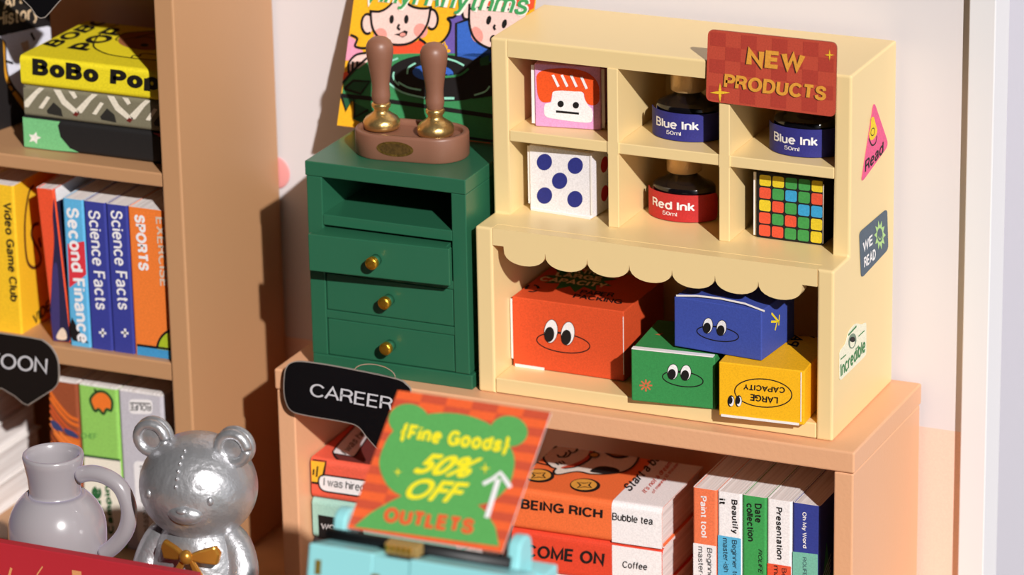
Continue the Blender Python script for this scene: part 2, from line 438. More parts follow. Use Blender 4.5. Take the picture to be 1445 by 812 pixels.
# ------------------------------------------------------------------ low peach case
lc = thing('low_bookcase', 'low peach bookcase carrying the green cabinet and the cream display unit', 'bookcase', (0.147, 0.13, FLOOR))
b = MB(); b.box((-0.3525, -0.030, -0.0356), (0.6465, 0.2915, 0.0), PEACH, 0.0035, 3); b.build('top_board', lc)
b = MB(); b.box((-0.350, -0.028, FLOOR), (-0.318, 0.29, -0.0366), PEACH, 0.003, 3); b.build('side_panel', lc)
b = MB(); b.box((0.6127, -0.028, FLOOR), (0.6445, 0.29, -0.0366), PEACH, 0.003, 3); b.build('side_panel', lc)
b = MB(); b.box((-0.318, -0.02, FLOOR), (0.6127, 0.28, -0.381), PEACH, 0.002); b.build('bottom_board', lc)
b = MB(); b.box((-0.318, 0.28, FLOOR), (0.6127, 0.29, -0.0366), PEACH, 0); b.build('back_panel', lc)

# ------------------------------------------------------------------ cream display hutch
W = 0.6; D = 0.28; D1 = 0.072; H1 = 0.279; H2 = 0.5686
hu = thing('display_hutch', 'cream stepped display unit with six cubbies above a scalloped lower opening', 'display unit', (0.3, 0.14, 0.0))
prof = [(0, 0), (D, 0), (D, H2), (D1, H2), (D1, H1), (0, H1)]
for x0, x1 in ((0.0, 0.0295), (0.573, 0.6)):
    xi = x1 if x0 == 0 else x0
    b = MB(); b.prism([(x0, y, z) for y, z in prof], (x1 - x0, 0, 0), CREAM, 0.004, 3, flt=lambda p, q_: not (abs(p.x - xi) < 1e-4 and abs(q_.x - xi) < 1e-4 and abs(p.z - q_.z) < 1e-4))
    sp = b.build('side_panel', hu)
g = 0.0003
b = MB(); b.prism([(0.0295, y, z) for y, z in ((D1 + .0006, 0.5395), (D, 0.5395), (D, H2), (D1 + .0006, H2))], (0.5435, 0, 0), CREAM, 0.0035, 3, flt=lambda p, q_: abs(p.y - q_.y) < 1e-5 and abs(p.z - q_.z) < 1e-5 and p.z > 0.55); b.build('top_board', hu)
b = MB(); b.box((0.0295 + g, D - .012, 0.002), (0.573 - g, D, 0.5395), CREAM, 0); b.build('back_panel', hu)
b = MB(); b.box((0.0295 + g, D1 + .001, 0.401), (0.573 - g, D - .012, 0.419), CREAM, 0.0015); b.build('shelf', hu)
for x0, x1 in ((0.1985, 0.2165), (0.385, 0.4025)):
    b = MB()
    b.box((x0, D1 - .001, 0.419), (x1, D - .012, 0.5395), CREAM, 0.0012)
    b.box((x0, D1 - .001, H1), (x1, D - .012, 0.401), CREAM, 0.0012)
    b.box((x0, D1 - .001, 0.40), (x1, D1 + .02, 0.42), CREAM, 0.0)
    b.build('divider', hu)
b = MB(); b.box((0.0295, 0.022, 0.255), (0.573, D - .012, H1), CREAM, 0); b.build('counter_board', hu)
out = [(0.0295 + g, H1 - .0005), (0.0295 + g, 0.2505), (0.0485, 0.2505)]
x = 0.0485; st = 0.0714
for i in range(7):
    for k in range(1, 13):
        t = k / 12.0; a = math.pi * t
        zz = 0.2475 - 0.0255 * math.sin(a) ** 0.75
        out.append((x + st * (0.5 - 0.5 * math.cos(a)), zz))
    x += st
out[-1] = (x, 0.2505)
out += [(0.573 - g, 0.2505), (0.573 - g, H1 - .0005)]
b = MB(); b.prism([(px, 0.0008, pz) for px, pz in out], (0, 0.022, 0), CREAM); b.build('scalloped_valance', hu)
b = MB(); b.box((0.0295 + g, 0.0012, 0.0012), (0.573 - g, D - .012, 0.0263), CREAM, 0.002); b.build('bottom_board', hu)

# stickers on its right side
fx = Fr((0.6, 0, 0), (0, 1, 0), (0, 0, 1))
K = crop(960, 0, 2.2557)
PINK = ink(232, 92, 138)
b = MB(); b.plate(fx, rrect(K((617, 322), (664, 462), (576, 584)), 9), 0.0008, PINK, 0.0012)
YEL = ink(240, 205, 40)
b.ink(fx, K(*sm([(608, 378), (616, 373), (622, 395), (627, 418), (618, 440), (606, 446), (601, 428), (606, 405)])), YEL, 5)
b.line(fx, K(*sm([(601, 440), (610, 462), (622, 455), (626, 432)], closed=False)), 0.0025, BLACK, 6)
b.line(fx, K(*ell(613, 420, 6, 12, 10)), 0.0015, BLACK, 6, True)
b.text(fx, 'Read', K((588, 552))[0], K((646, 487))[0], K((589, 512))[0], BLACK, 5, 0.015)
b.build('sticker', hu, 'pink triangular sticker reading Read')
K = crop(1200, 120, 1.845)
SLATE = ink(84, 98, 112)
b = MB(); b.plate(fx, rrect(K((24, 384), (96, 322), (99, 428), (29, 504)), 6), 0.0008, SLATE, 0.0012)
b.text(fx, 'WE', K((33, 440))[0], K((58, 418))[0], K((32, 408))[0], WHITE, 5, 0.03)
b.text(fx, 'READ', K((36, 478))[0], K((66, 452))[0], K((35, 447))[0], WHITE, 5, 0.03)
LIME = ink(178, 214, 140)
c0 = (77, 391)
b.ink(fx, K(*[(c0[0] + (15 if i % 2 == 0 else 9) * math.cos(i * math.pi / 10), c0[1] + (40 if i % 2 == 0 else 24) * math.sin(i * math.pi / 10) - 0.0) for i in range(20)]), LIME, 5)
b.ink(fx, K(*ell(c0[0], c0[1], 7, 18)), SLATE, 6)
b.line(fx, K(*ell(c0[0], c0[1], 4, 11, 0, 12, 20, 160)), 0.002, LIME, 7)
b.build('sticker', hu, 'slate grey sticker reading WE READ')
K = crop(880, 340, 2.388)
PALE = ink(236, 232, 206); DKG = ink(58, 128, 74)
b = MB(); b.plate(fx, rrect(K((728, 372), (748, 348), (758, 305), (782, 276), (802, 284), (818, 272), (818, 385), (728, 474)), 5), 0.0008, PALE, 0.0012)
b.ink(fx, K(*ell(771, 338, 13, 26, 8)), ink(120, 140, 120), 5); b.ink(fx, K(*ell(771, 344, 8, 16, 8)), PALE, 6)
b.ink(fx, K(*ell(772, 333, 9, 9, 0)), BLACK, 7)
b.line(fx, K((758, 318), (785, 288)), 0.003, DKG, 6)
b.line(fx, K((732, 400), (750, 384)), 0.002, DKG, 6); b.line(fx, K((792, 322), (812, 303)), 0.002, DKG, 6)
b.text(fx, 'Incredible', K((732, 462))[0], K((815, 372))[0], K((731, 418))[0], DKG, 5, 0.02)
b.build('sticker', hu, 'pale cut-out sticker reading Incredible')

# ------------------------------------------------------------------ NEW PRODUCTS sign
fs = FY(0.0675); K = crop(980, 30, 5.4136)
c = K((103, 62), (1087, 165), (1075, 733), (87, 608))
ns = MB(); RED1 = ink(192, 76, 56); RED2 = ink(178, 64, 50); ORT = ink(228, 158, 60)
ns.plate(fs, rrect(c, 9), 0.0035, RED1, 0.0, M('dark_card_edge', (150, 70, 50), 0.7))
def bil(c, a, d):
    t = [(c[0][k] * (1 - a) + c[1][k] * a) for k in (0, 1)]; e = [(c[3][k] * (1 - a) + c[2][k] * a) for k in (0, 1)]
    return (t[0] * (1 - d) + e[0] * d, t[1] * (1 - d) + e[1] * d)
for i in range(8):
    for j in range(5):
        if (i + j) % 2 == 0:
            u0, u1, v0, v1 = [.02 + .12 * i, .02 + .12 * (i + 1), .03 + .188 * j, .03 + .188 * (j + 1)]
            ns.ink(fs, [bil(c, u0, v0), bil(c, u1, v0), bil(c, u1, v1), bil(c, u0, v1)], RED2, 1)
dk = ink(70, 38, 30)
ns.text(fs, 'NEW', *K((382, 362), (826, 407), (397, 192)), dk, 2, 0.046); ns.text(fs, 'NEW', *K((392, 360), (836, 405), (405, 190)), ORT, 3, 0.046)
ns.text(fs, 'PRODUCTS', *K((213, 512), (993, 612), (225, 403)), dk, 2, 0.034); ns.text(fs, 'PRODUCTS', *K((221, 510), (1001, 610), (232, 401)), ORT, 3, 0.034)
YS = ink(246, 196, 50)
ns.ink(fs, K(*star(195, 546, 76, 76)), YS, 4); ns.ink(fs, K(*star(1032, 258, 38, 45)), YS, 4)
ns.build('sign', None, 'red checked card sign reading NEW PRODUCTS fixed over the cream top cubby', 'sign', origin=(0.47, 0.0675, 0.50))

# ------------------------------------------------------------------ green cabinet
gc = thing('drawer_cabinet', 'dark green cabinet with an open slot and three drawers with gold knobs', 'cabinet', (-0.156, 0.135, 0.0))
cl, cr = -0.2965, -0.0150; cb = 0.27
b = MB(); b.box((cl - .0015, 0.0, 0.3285), (cr, cb, 0.353), GREEN, 0.0016); b.build('top_board', gc)
b = MB(); b.box((cl, 0.001, 0.0245), (-0.2690, cb, 0.3283), GREEN, 0.0015); b.build('side_panel', gc)
b = MB(); b.box((-0.0410, 0.001, 0.0255), (cr - .0005, cb, 0.3283), GREEN, 0.0015); b.build('side_panel', gc)
b = MB(); b.box((cl + .001, 0.0, 0.0), (-0.0105, cb, 0.0245), GREEN, 0.0015); b.build('plinth', gc)
b = MB(); b.box((-0.269, cb - .01, 0.02), (-0.041, cb, 0.3283), GREEN, 0); b.build('back_panel', gc)
b = MB(); b.box((-0.269, 0.001, 0.2480), (-0.041, cb - .01, 0.2655), GREEN, 0.0012); b.build('shelf', gc)
for z0, z1 in ((0.1665, 0.1800), (0.0885, 0.1025)):
    b = MB(); b.box((-0.269, 0.002, z0), (-0.041, cb - .01, z1), GREEN, 0.001); b.build('rail', gc)
def drawer(x0, x1, z0, z1, y, ang, kn):
    R = Matrix.Rotation(ang, 3, 'Z'); pv = Vector(((x0 + x1) / 2, y, 0))
    xf = lambda p: R @ (Vector(p) - pv) + pv
    d = MB()
    d.box((x0, y, z0), (x1, y + 0.012, z1), GREEN, 0.0014, xf=xf)
    d.box((x0 + .010, y + .011, z0 + .001), (x1 - .010, y + .175, z1 - .001), GREEN, 0.0012, xf=xf)
    o = d.build('drawer', gc)
    kc = xf(Vector((kn, y, (z0 + z1) / 2)))
    k = MB(); T = (R @ Matrix.Rotation(math.pi / 2, 3, 'X'))
    k.lathe([(0.0095, -0.001), (0.0095, 0.012), (0.009, 0.013)], kc, GREEN, 24, tilt=T)
    k.lathe([(0.0098, 0.012), (0.0104, 0.0135), (0.0104, 0.021), (0.0090, 0.0230), (0.0045, 0.0236)], kc, GOLD, 24, tilt=T)
    k.build('knob', o, 'gold capped knob')
drawer(-0.2775, -0.0345, 0.1815, 0.2435, -0.031, math.radians(3.2), -0.160)
drawer(-0.2675, -0.0425, 0.1035, 0.1655, 0.0025, 0, -0.1555)
drawer(-0.2675, -0.0425, 0.0255, 0.0875, 0.0025, 0, -0.1555)

# ------------------------------------------------------------------ wax stamp stand and stamps
sc_ = Vector((-0.153, 0.098, 0.3535)); sa = math.radians(7); L_, Wd = 0.188, 0.102
def stad(L, Wd, n=16):
    r = Wd / 2; o = []
    for k in range(n + 1):
        a = -math.pi / 2 + math.pi * k / n; o.append((L / 2 - r + r * math.cos(a), r * math.sin(a)))
    for k in range(n + 1):
        a = math.pi / 2 + math.pi * k / n; o.append((-L / 2 + r + r * math.cos(a), r * math.sin(a)))
    return [(x * math.cos(sa) - y * math.sin(sa), x * math.sin(sa) + y * math.cos(sa)) for x, y in o]
sh = thing('stamp_stand', 'brown oval stand holding two wax stamps on the green cabinet', 'stamp stand', sc_)
b = MB(); rings = [(0.000, 0.0015), (0.0, 0.0), (0.0, 0.002)]
lay = [(L_ - .004, Wd - .004, 0.0), (L_, Wd, 0.003), (L_, Wd, 0.037), (L_ - .002, Wd - .002, 0.040), (L_ - .006, Wd - .006, 0.041), (L_ - .018, Wd - .018, 0.041), (L_ - .021, Wd - .021, 0.039), (L_ - .022, Wd - .022, 0.032)]
vs = []; fs_ = []; n_ = len(stad(L_, Wd))
for l, w_, z in lay: vs += [sc_ + Vector((x, y, z)) for x, y in stad(l, w_)]
for i in range(len(lay) - 1):
    for k in range(n_): fs_.append((i * n_ + k, i * n_ + (k + 1) % n_, (i + 1) * n_ + (k + 1) % n_, (i + 1) * n_ + k))
b.add(vs, fs_, BROWN, True); b.add(vs[:n_], [list(range(n_))[::-1]], BROWN); b.add(vs[-n_:], [list(range(n_))], BROWN)
b.build('base', sh)
ff = Fr(sc_ + Vector((math.sin(sa) * Wd / 2, -math.cos(sa) * Wd / 2, 0)), (math.cos(sa), math.sin(sa), 0), (0, 0, 1))
b = MB(); EMB = M('tarnished_gold', (112, 84, 34), 0.45, metal=0.5, grain=0.25, gscale=160, bump=0.5, bscale=160)
b.loc(ff, ell(-0.012, 0.021, 0.031, 0.0125), EMB, 2); b.loc(ff, ell(-0.012, 0.021, 0.026, 0.009), M('tarnished_gold_dark', (96, 70, 32), 0.5, metal=0.4, grain=0.3, gscale=220), 3)
b.build('emblem', sh, 'worn gold oval emblem')
for px, lab in (((539, 181), 'brown handled brass wax stamp at the end of the stand by the bookcase'), ((615, 190), 'brown handled brass wax stamp at the end of the stand by the cream unit')):
    p = FZ(0.3535 + 0.0325).at(px); p.z = 0.3535 + 0.0325
    t = thing('wax_stamp', lab, 'wax stamp', p, 'wax stamps in the brown stand')
    b = MB(); b.lathe([(0.022, 0.0), (0.0285, 0.002), (0.0300, 0.007), (0.0297, 0.013), (0.026, 0.019), (0.018, 0.0245), (0.0122, 0.029), (0.0118, 0.033), (0.0150, 0.037), (0.0158, 0.041), (0.0140, 0.044)], p, BRASS, 40); b.build('seal_head', t, 'brass seal head')
    b = MB(); b.lathe([(0.0128, 0.043), (0.0135, 0.047), (0.0150, 0.053), (0.0152, 0.058), (0.0142, 0.065), (0.0143, 0.075), (0.0158, 0.088), (0.0185, 0.105), (0.0212, 0.121), (0.0222, 0.131), (0.0215, 0.139), (0.0185, 0.146), (0.0125, 0.151), (0.005, 0.1535), (0.0008, 0.154)], p, BROWN, 40); b.build('handle', t)

# ------------------------------------------------------------------ record poster leaning behind
lean = Vector((0, 0.112, 0.285)).normalized()
PF = Fr((-0.329, 0.1795, 0.3562), (1, 0, 0), lean)
pw, ph = 0.321, 0.306
b = MB(); b.bound(PF, 0, pw, 0, ph); YB = ink(246, 182, 34); 
b.add([PF.w(a, h, o) for o in (0.0, -0.003) for a, h in ((0, 0), (pw, 0), (pw, ph), (0, ph))], [(0, 1, 2, 3), (7, 6, 5, 4), (0, 4, 5, 1), (1, 5, 6, 2), (2, 6, 7, 3), (3, 7, 4, 0)], YB)
K = crop(470, 0, 3.868); PB = BLACK; PS = ink(246, 208, 198); BLUSH = ink(242, 160, 148); PG = ink(58, 140, 86); PGD = ink(34, 92, 60); MINT = ink(150, 222, 196); PBL = ink(56, 104, 196); PUR = ink(110, 90, 172); PR = ink(236, 84, 48); PPK = ink(240, 158, 186)
lw = 0.0040
def pl(pts, w_=lw, lay=6, mt=PB, cl=False, smooth=True): b.line(PF, sm(K(*pts), 5, cl) if smooth else K(*pts), w_, mt, lay, cl)
def pf(pts, mt, lay, smooth=True): b.ink(PF, sm(K(*pts)) if smooth else K(*pts), mt, lay)
pf([(85, 195), (120, 215), (135, 262), (165, 280), (90, 330), (62, 330)], PPK, 2, False)
pf([(590, 232), (634, 170), (645, 120), (630, 98), (690, 70), (720, -20), (900, -20), (900, 330), (660, 330), (520, 250)], PUR, 1, False)
pf([(672, 128), (748, 100), (770, 200), (840, 265), (905, 270), (905, 330), (720, 352), (674, 312)], PBL, 3, False)
pl([(672, 312), (672, 128), (748, 102)], smooth=False)
# right child
pf([(745, 60), (742, 130), (775, 215), (850, 262), (930, 262), (1000, 220), (1040, 120), (1060, 20), (1000, -40), (760, -40)], PS, 4); pl([(745, 20), (744, 130), (775, 215), (850, 262), (930, 262)], cl=False)
pf([(712, 30), (742, 20), (745, 105), (722, 100), (708, 70)], PS, 4); pl([(742, 105), (715, 100), (706, 60), (720, 10)])
for x_, y_ in ((850, 110), (935, 130)): pf(ell(x_, y_, 13, 25, 15), PB, 6, False)
pl([(885, 135), (878, 150), (886, 163)]); pf(ell(872, 212, 16, 22, 20), PB, 6, False); pf(ell(874, 216, 9, 12, 20), PR, 7, False)
pf(ell(785, 190, 32, 45, -20), BLUSH, 5, False)
pf([(830, -30), (1010, -30), (1120, -10), (1110, 30), (1065, 55), (990, 30), (900, 40), (820, 20)], PR, 5)
pl([(740, 50), (800, 40), (900, 45), (1000, 55), (1070, 60)], 0.003, 6)
for x_ in range(5): pl([(880 + 34 * x_, 30 + 4 * x_), (884 + 34 * x_, 50 + 4 * x_)], 0.004, 7, smooth=False)
# left child
pf([(205, 60), (215, 150), (260, 215), (330, 243), (410, 238), (470, 200), (515, 130), (530, 50), (500, 0), (370, -20), (230, 0)], PS, 3)
pf(ell(188, 130, 32, 54), PS, 2, False); pl(ell(188, 130, 32, 54, 0, 24, 60, 300), smooth=False)
pf(ell(540, 105, 32, 54), PS, 2, False); pl(ell(540, 105, 32, 54, 0, 24, -110, 130), smooth=False)
pf(ell(258, 193, 36, 40, 20), BLUSH, 4, False); pf(ell(478, 168, 38, 40, -20), BLUSH, 4, False)
pl([(205, 55), (215, 150), (260, 215), (330, 243), (410, 238), (470, 200), (515, 130), (532, 45)])
pf([(200, 62), (262, 62), (300, 35), (330, 5), (355, -20), (230, -30), (190, 10)], YB, 4, False); pl([(200, 60), (255, 62), (300, 38), (340, -5)])
pf([(395, -10), (410, 20), (450, 42), (500, 48), (545, 35), (545, -20)], YB, 4, False); pl([(395, -10), (415, 25), (455, 42), (505, 46), (540, 38)])
pf([(345, -10), (395, -10), (375, 30)], YB, 4, False)
for x_ in (320, 400): pf(ell(x_, 105, 12, 24, 5), PB, 6, False)
pl([(362, 132), (353, 152), (366, 162)])
pf([(333, 188), (360, 182), (392, 165), (408, 172), (402, 192), (380, 205), (356, 194)], PB, 6, False); pf(ell(380, 189, 16, 10, -10), BLUSH, 7, False)
pf([(290, 255), (330, 252), (410, 248), (470, 218), (500, 225), (538, 275), (480, 310), (300, 310)], PR, 2, False); pl([(470, 212), (500, 232), (538, 275)])
pl([(540, 240), (590, 232), (632, 180), (642, 125), (626, 100), (660, 92), (692, 60), (700, 0)])
pl([(95, 190), (132, 210), (120, 250), (150, 262), (185, 262)])
pf(ell(612, 258, 14, 14), YB, 4, False)
pl([(592, 244), (608, 228), (618, 262)], 0.0026, 4, YB, smooth=False); pf(ell(628, 278, 13, 10), YB, 4, False)
# turntable
pf([(55, 455), (120, 375), (205, 300), (420, 292), (900, 292), (900, 860), (215, 700), (110, 650), (190, 600), (50, 520)], PG, 3, False)
pf([(85, 395), (90, 340), (130, 300), (185, 290), (215, 310), (150, 365), (110, 385)], PS, 4); pl([(85, 400), (86, 345), (125, 300), (185, 288)])
pl([(105, 385), (108, 335)]); pl([(130, 370), (132, 335)])
pf([(40, 405), (85, 385), (120, 385), (60, 450)], PR, 4, False)
pf(ell(590, 425, 295, 128, 3), PB, 4, False); pf(ell(545, 398, 112, 46, 3), PBL, 5, False); pf(ell(548, 398, 16, 7), PB, 6, False)
pl(ell(590, 425, 262, 105, 3, 14, 150, 190), 0.003, 6, MINT, smooth=False)
pl([(305, 455), (380, 505), (500, 535)], 0.003, 6, MINT); pl([(355, 448), (410, 478), (480, 492)], 0.003, 6, MINT); pl([(595, 537), (662, 537)], 0.004, 6, MINT, smooth=False)
pl([(405, 405), (412, 370), (450, 345)], 0.003, 6, MINT); pl([(620, 320), (670, 335), (715, 358)], 0.003, 6, MINT); pl([(310, 335), (355, 318)], 0.003, 6, MINT, smooth=False)
pl([(560, 425), (660, 418), (700, 400), (770, 345), (810, 318)], 0.010, 5); pl([(610, 420), (690, 410), (740, 375)], 0.0035, 6, PG)
pf([(690, 420), (800, 360), (900, 330), (900, 520), (760, 540)], PB, 5, False); pf([(800, 320), (850, 300), (850, 355), (805, 360)], PGD, 6, False)
pl([(770, 520), (830, 500), (855, 470)], 0.003, 7, MINT)
pf([(60, 485), (110, 440), (200, 445), (150, 512)], PGD, 5, False); pl([(60, 485), (110, 440), (200, 445), (150, 512), (60, 485)], smooth=False)
pl([(205, 300), (120, 375), (50, 455)], 0.004, 6)
pl([(30, 520), (180, 535), (500, 580), (900, 640)], 0.007, 5, smooth=False); pl([(180, 690), (500, 720), (900, 775)], 0.004, 5, smooth=False)
pf([(45, 520), (110, 530), (70, 605)], PGD, 5, False); pl([(45, 520), (70, 605), (112, 530), (118, 640), (190, 600)], 0.004, 6, smooth=False)
pf([(108, 650), (118, 560), (195, 600), (215, 640), (150, 660)], PGD, 4, False)
b.line(PF, [(478, 178.5), (692, 203)], 0.003, PR, 6)
# title
TG = ink(66, 158, 92); TWH = ink(244, 240, 226)
for mt_, off_, l_ in ((TWH, 0.055, 8), (TG, 0.01, 9)):
    g_ = 1.8 if off_ > .05 else 0
    b.text(PF, 'Vinyl Rhythms', (513 - g_, 9 + g_), (741 + g_, 28 + g_), (521 - g_, -26 - g_), mt_, l_, off_, 0.1)
b.build('poster', None, 'square cartoon record poster titled Vinyl Rhythms leaning behind the wax stamps', 'poster', origin=(-0.18, 0.1815, 0.3538))

# ------------------------------------------------------------------ cartons
def carton(name, label, cat, bl, br, z, h, dep, mats, group=None, bev=0.0016):
    """upright carton with front edge bl-br on height z; returns thing, front frame, top frame, right frame"""
    bl = Vector((bl[0], bl[1], z)); br = Vector((br[0], br[1], z)); u = (br - bl).normalized(); wv = (br - bl).length
    dv = Vector((0, 0, 1)).cross(u)
    t = thing(name, label, cat, bl + u * wv / 2 + dv * dep / 2, group)
    xf = lambda p: bl + u * p[0] + dv * p[1] + Vector((0, 0, p[2]))
    body = MB(); body.box((0, 0, 0.0004), (wv, dep, h), mats, bev, 2, xf)
    F = Fr(bl, u, (0, 0, 1)); T = Fr(bl + Vector((0, 0, h)), u, dv); Rf = Fr(br, dv, (0, 0, 1))
    e_ = 0.0015
    body.bound(F, e_, wv - e_, e_, h - e_).bound(T, e_, wv - e_, e_, dep - e_).bound(Rf, e_, dep - e_, e_, h - e_)
    return t, body, F, T, Rf, wv
def lip(t, wv, F, spec):
    """paper flaps: list of ((a0,b0,a1,b1), out) white card strips standing proud of the front"""
    for a0, b0, a1, b1, o_, th in spec:
        k = MB(); k.prism([F.w(a0, b0, o_), F.w(a1, b0, o_), F.w(a1, b1, o_), F.w(a0, b1, o_)], F.n * -th, CARD); k.build('flap', t, 'white paper flap edge')

# sushi box
MG = ink(226, 160, 208)
t, b, F, T, Rf, wv = carton('gift_box', 'small pink box with a sushi face in the upper cubby by the poster', 'box', (0.060, 0.1057), (0.1655, 0.1222), 0.4192, 0.1035, 0.10, MG)
K = crop(700, 70, 6.767); SO = ink(234, 84, 30)
b.ink(F, sm(K((388, 330), (392, 240), (460, 195), (600, 178), (750, 185), (880, 225), (960, 300), (990, 400), (980, 500), (930, 533), (870, 515), (845, 460), (830, 410), (740, 400), (600, 395), (545, 405), (528, 470), (515, 500), (440, 500), (400, 440))), SO, 1)
b.ink(F, sm(K((545, 405), (620, 392), (740, 400), (825, 408), (845, 470), (880, 530), (920, 580), (922, 660), (890, 697), (760, 690), (600, 668), (480, 642), (458, 580), (470, 520), (520, 505), (535, 460))), WHITE, 2)
for x_ in ((530, 245, 595, 360), (615, 245, 680, 360), (705, 248, 768, 362), (803, 265, 865, 380)):
    b.ink(F, K((x_[0], x_[1]), (x_[0] + 24, x_[1] - 6), (x_[2] + 12, x_[3] - 10), (x_[2] - 10, x_[3])), WHITE, 3)
b.ink(F, K(*ell(617, 520, 30, 31)), BLACK, 3); b.ink(F, K(*ell(762, 532, 30, 31)), BLACK, 3)
b.ink(F, K((572, 580), (793, 602), (792, 622), (573, 602)), BLACK, 3)
b.build('body', t); lip(t, wv, F, [(-0.0062, 0.004, -0.0012, 0.100, -0.003, 0.0012), (wv + .001, 0.003, wv + .006, 0.100, -0.003, 0.0012)])

# dice box
t, b, F, T, Rf, wv = carton('gift_box', 'white box with five navy dots like a die in the lower cubby', 'box', (0.0494, 0.1037), (0.1600, 0.0952), 0.2794, 0.109, 0.108, ink(238, 234, 238))
K = crop(700, 190, 6.244); NV = ink(44, 50, 130)
for x_, y_ in ((426, 243), (698, 275), (560, 408), (427, 538), (695, 570)): b.ink(F, K(*ell(x_, y_, 67, 73, 12)), NV, 1)
for v_ in (0.030, 0.078): b.loc(Rf, ell(0.045, v_, 0.013, 0.013), ink(196, 42, 46), 1)
b.build('body', t); lip(t, wv, F, [(-0.004, 0.01, -0.0008, 0.106, -0.002, 0.0012), (0.002, -0.0002, wv - .002, 0.0035, 0.0016, 0.0016), (wv - .001, 0.008, wv + .0016, 0.106, 0.0018, 0.0012)])

# colour grid box
t, b, F, T, Rf, wv = carton('puzzle_cube', 'black cube box printed with a five by five grid of coloured squares', 'box', (0.4325, 0.1068), (0.5440, 0.1055), 0.2794, 0.1075, 0.106, ink(30, 28, 28))
K = crop(1020, 140, 3.688)
cols = {'y': ink(226, 198, 44), 'g': ink(66, 152, 76), 'r': ink(226, 84, 56), 'b': ink(58, 160, 210)}
grid = ['yyggy', 'rgbgr', 'yrgbb', 'rgrgy', 'rrggy']
q4 = [(187, 388), (527, 425), (519, 757), (184, 712)]
for j, row in enumerate(grid):
    for i, ch in enumerate(row):
        a0, a1, d0, d1_ = i / 5 + .012, (i + 1) / 5 - .012, j / 5 + .012, (j + 1) / 5 - .012
        b.ink(F, K(*rrect([bil(q4, a0, d0), bil(q4, a1, d0), bil(q4, a1, d1_), bil(q4, a0, d1_)], 12, 4)), cols[ch], 1)
b.build('body', t); lip(t, wv, F, [(-0.0055, 0.002, -0.0008, 0.105, -0.004, 0.0012), (wv - .0005, 0.004, wv + .001, 0.10, 0.001, 0.0012)])

def face(b, F, K, e1, e2, er, p1, p2, pr, ring, lw_=0.0018):
    b.line(F, K(*ell(*ring)), lw_, BLACK, 1, True)
    for (ex, ey), (px_, py_) in ((e1, p1), (e2, p2)):
        b.ink(F, K(*ell(ex, ey, er[0], er[1], 6)), BLACK, 2); b.ink(F, K(*ell(ex, ey, er[0] - 3, er[1] - 3, 6)), WHITE, 3)
        b.ink(F, K(*ell(px_, py_, pr[0], pr[1], 6)), BLACK, 4)
    b.line(F, K(e1, e2), lw_, BLACK, 1)
# orange carton
OR = ink(216, 80, 40)
t, b, F, T, Rf, wv = carton('carton', 'large orange carton with googly eyes at the left of the scalloped opening', 'box', (0.0345, 0.0600), (0.2285, 0.0585), 0.0268, 0.1185, 0.165, OR)
K = crop(690, 360, 4.3875)
t2 = t
face(b, F, K, (383, 473), (488, 487), (43, 74), (373, 493), (478, 511), (31, 47), (460, 546, 166, 58, 8))
GD = ink(40, 112, 58)
b.ink(T, K(*[(565 + (235 if i % 2 == 0 else 150) * math.cos(i * math.pi / 11), 150 + (82 if i % 2 == 0 else 48) * math.sin(i * math.pi / 11)) for i in range(22)]), GD, 1)
TX = ink(240, 214, 170)
b.text(T, 'EXTRA', *K((480, 108), (705, 128), (500, 78)), TX, 2, 0.02)
b.text(T, 'LARGE', *K((410, 130), (690, 165), (425, 100)), TX, 2, 0.03)
b.text(T, 'CAPACITY', *K((305, 158), (715, 205), (335, 128)), TX, 2, 0.03)
b.text(T, 'PAPER', *K((558, 240), (765, 262), (578, 212)), BLACK, 2, 0.02); b.text(T, 'PACKING', *K((515, 268), (818, 307), (532, 236)), BLACK, 2, 0.02)
for a in range(3):
    cx_, cy_ = 268, 206
    pts = [(cx_ + 40 * math.cos(math.radians(a * 120 + d)) , cy_ + 22 * math.sin(math.radians(a * 120 + d))) for d in (-75, -35, 5)]
    b.line(T, K(*pts), 0.0045, BLACK, 2)
b.build('body', t)
lip(t, wv, F, [(-0.0035, 0.012, 0.0, 0.114, -0.001, 0.0014), (0.004, -0.0002, 0.055, 0.0045, 0.0016, 0.0014), (wv - .0015, 0.012, wv - .0004, 0.110, 0.0004, 0.0006)])
# green carton
GB = ink(56, 142, 76)
t, b, F, T, Rf, wv = carton('carton', 'green carton with googly eyes and a small flower under the blue carton', 'box', (0.2709, -0.0140), (0.4065, -0.0024), 0.0268, 0.0865, 0.14, GB)
K = crop(870, 380, 3.53)
face(b, F, K, (280, 512), (345, 517), (28, 40), (275, 524), (341, 530), (20, 26), (330, 548, 102, 37, 8))
for i in range(8): 
    a = i * math.pi / 4; b.line(F, K((146 + 6 * math.cos(a), 580 + 6 * math.sin(a)), (146 + 32 * math.cos(a), 580 + 30 * math.sin(a))), 0.0028, ink(206, 110, 70), 1)
b.ink(T, [tuple(p) for p in K((190, 325), (235, 318), (215, 330))], ink(206, 110, 70), 1)
b.build('body', t); lip(t, wv, F, [(0.001, 0.0868, wv * .98, 0.0885, 0.001, 0.010)])
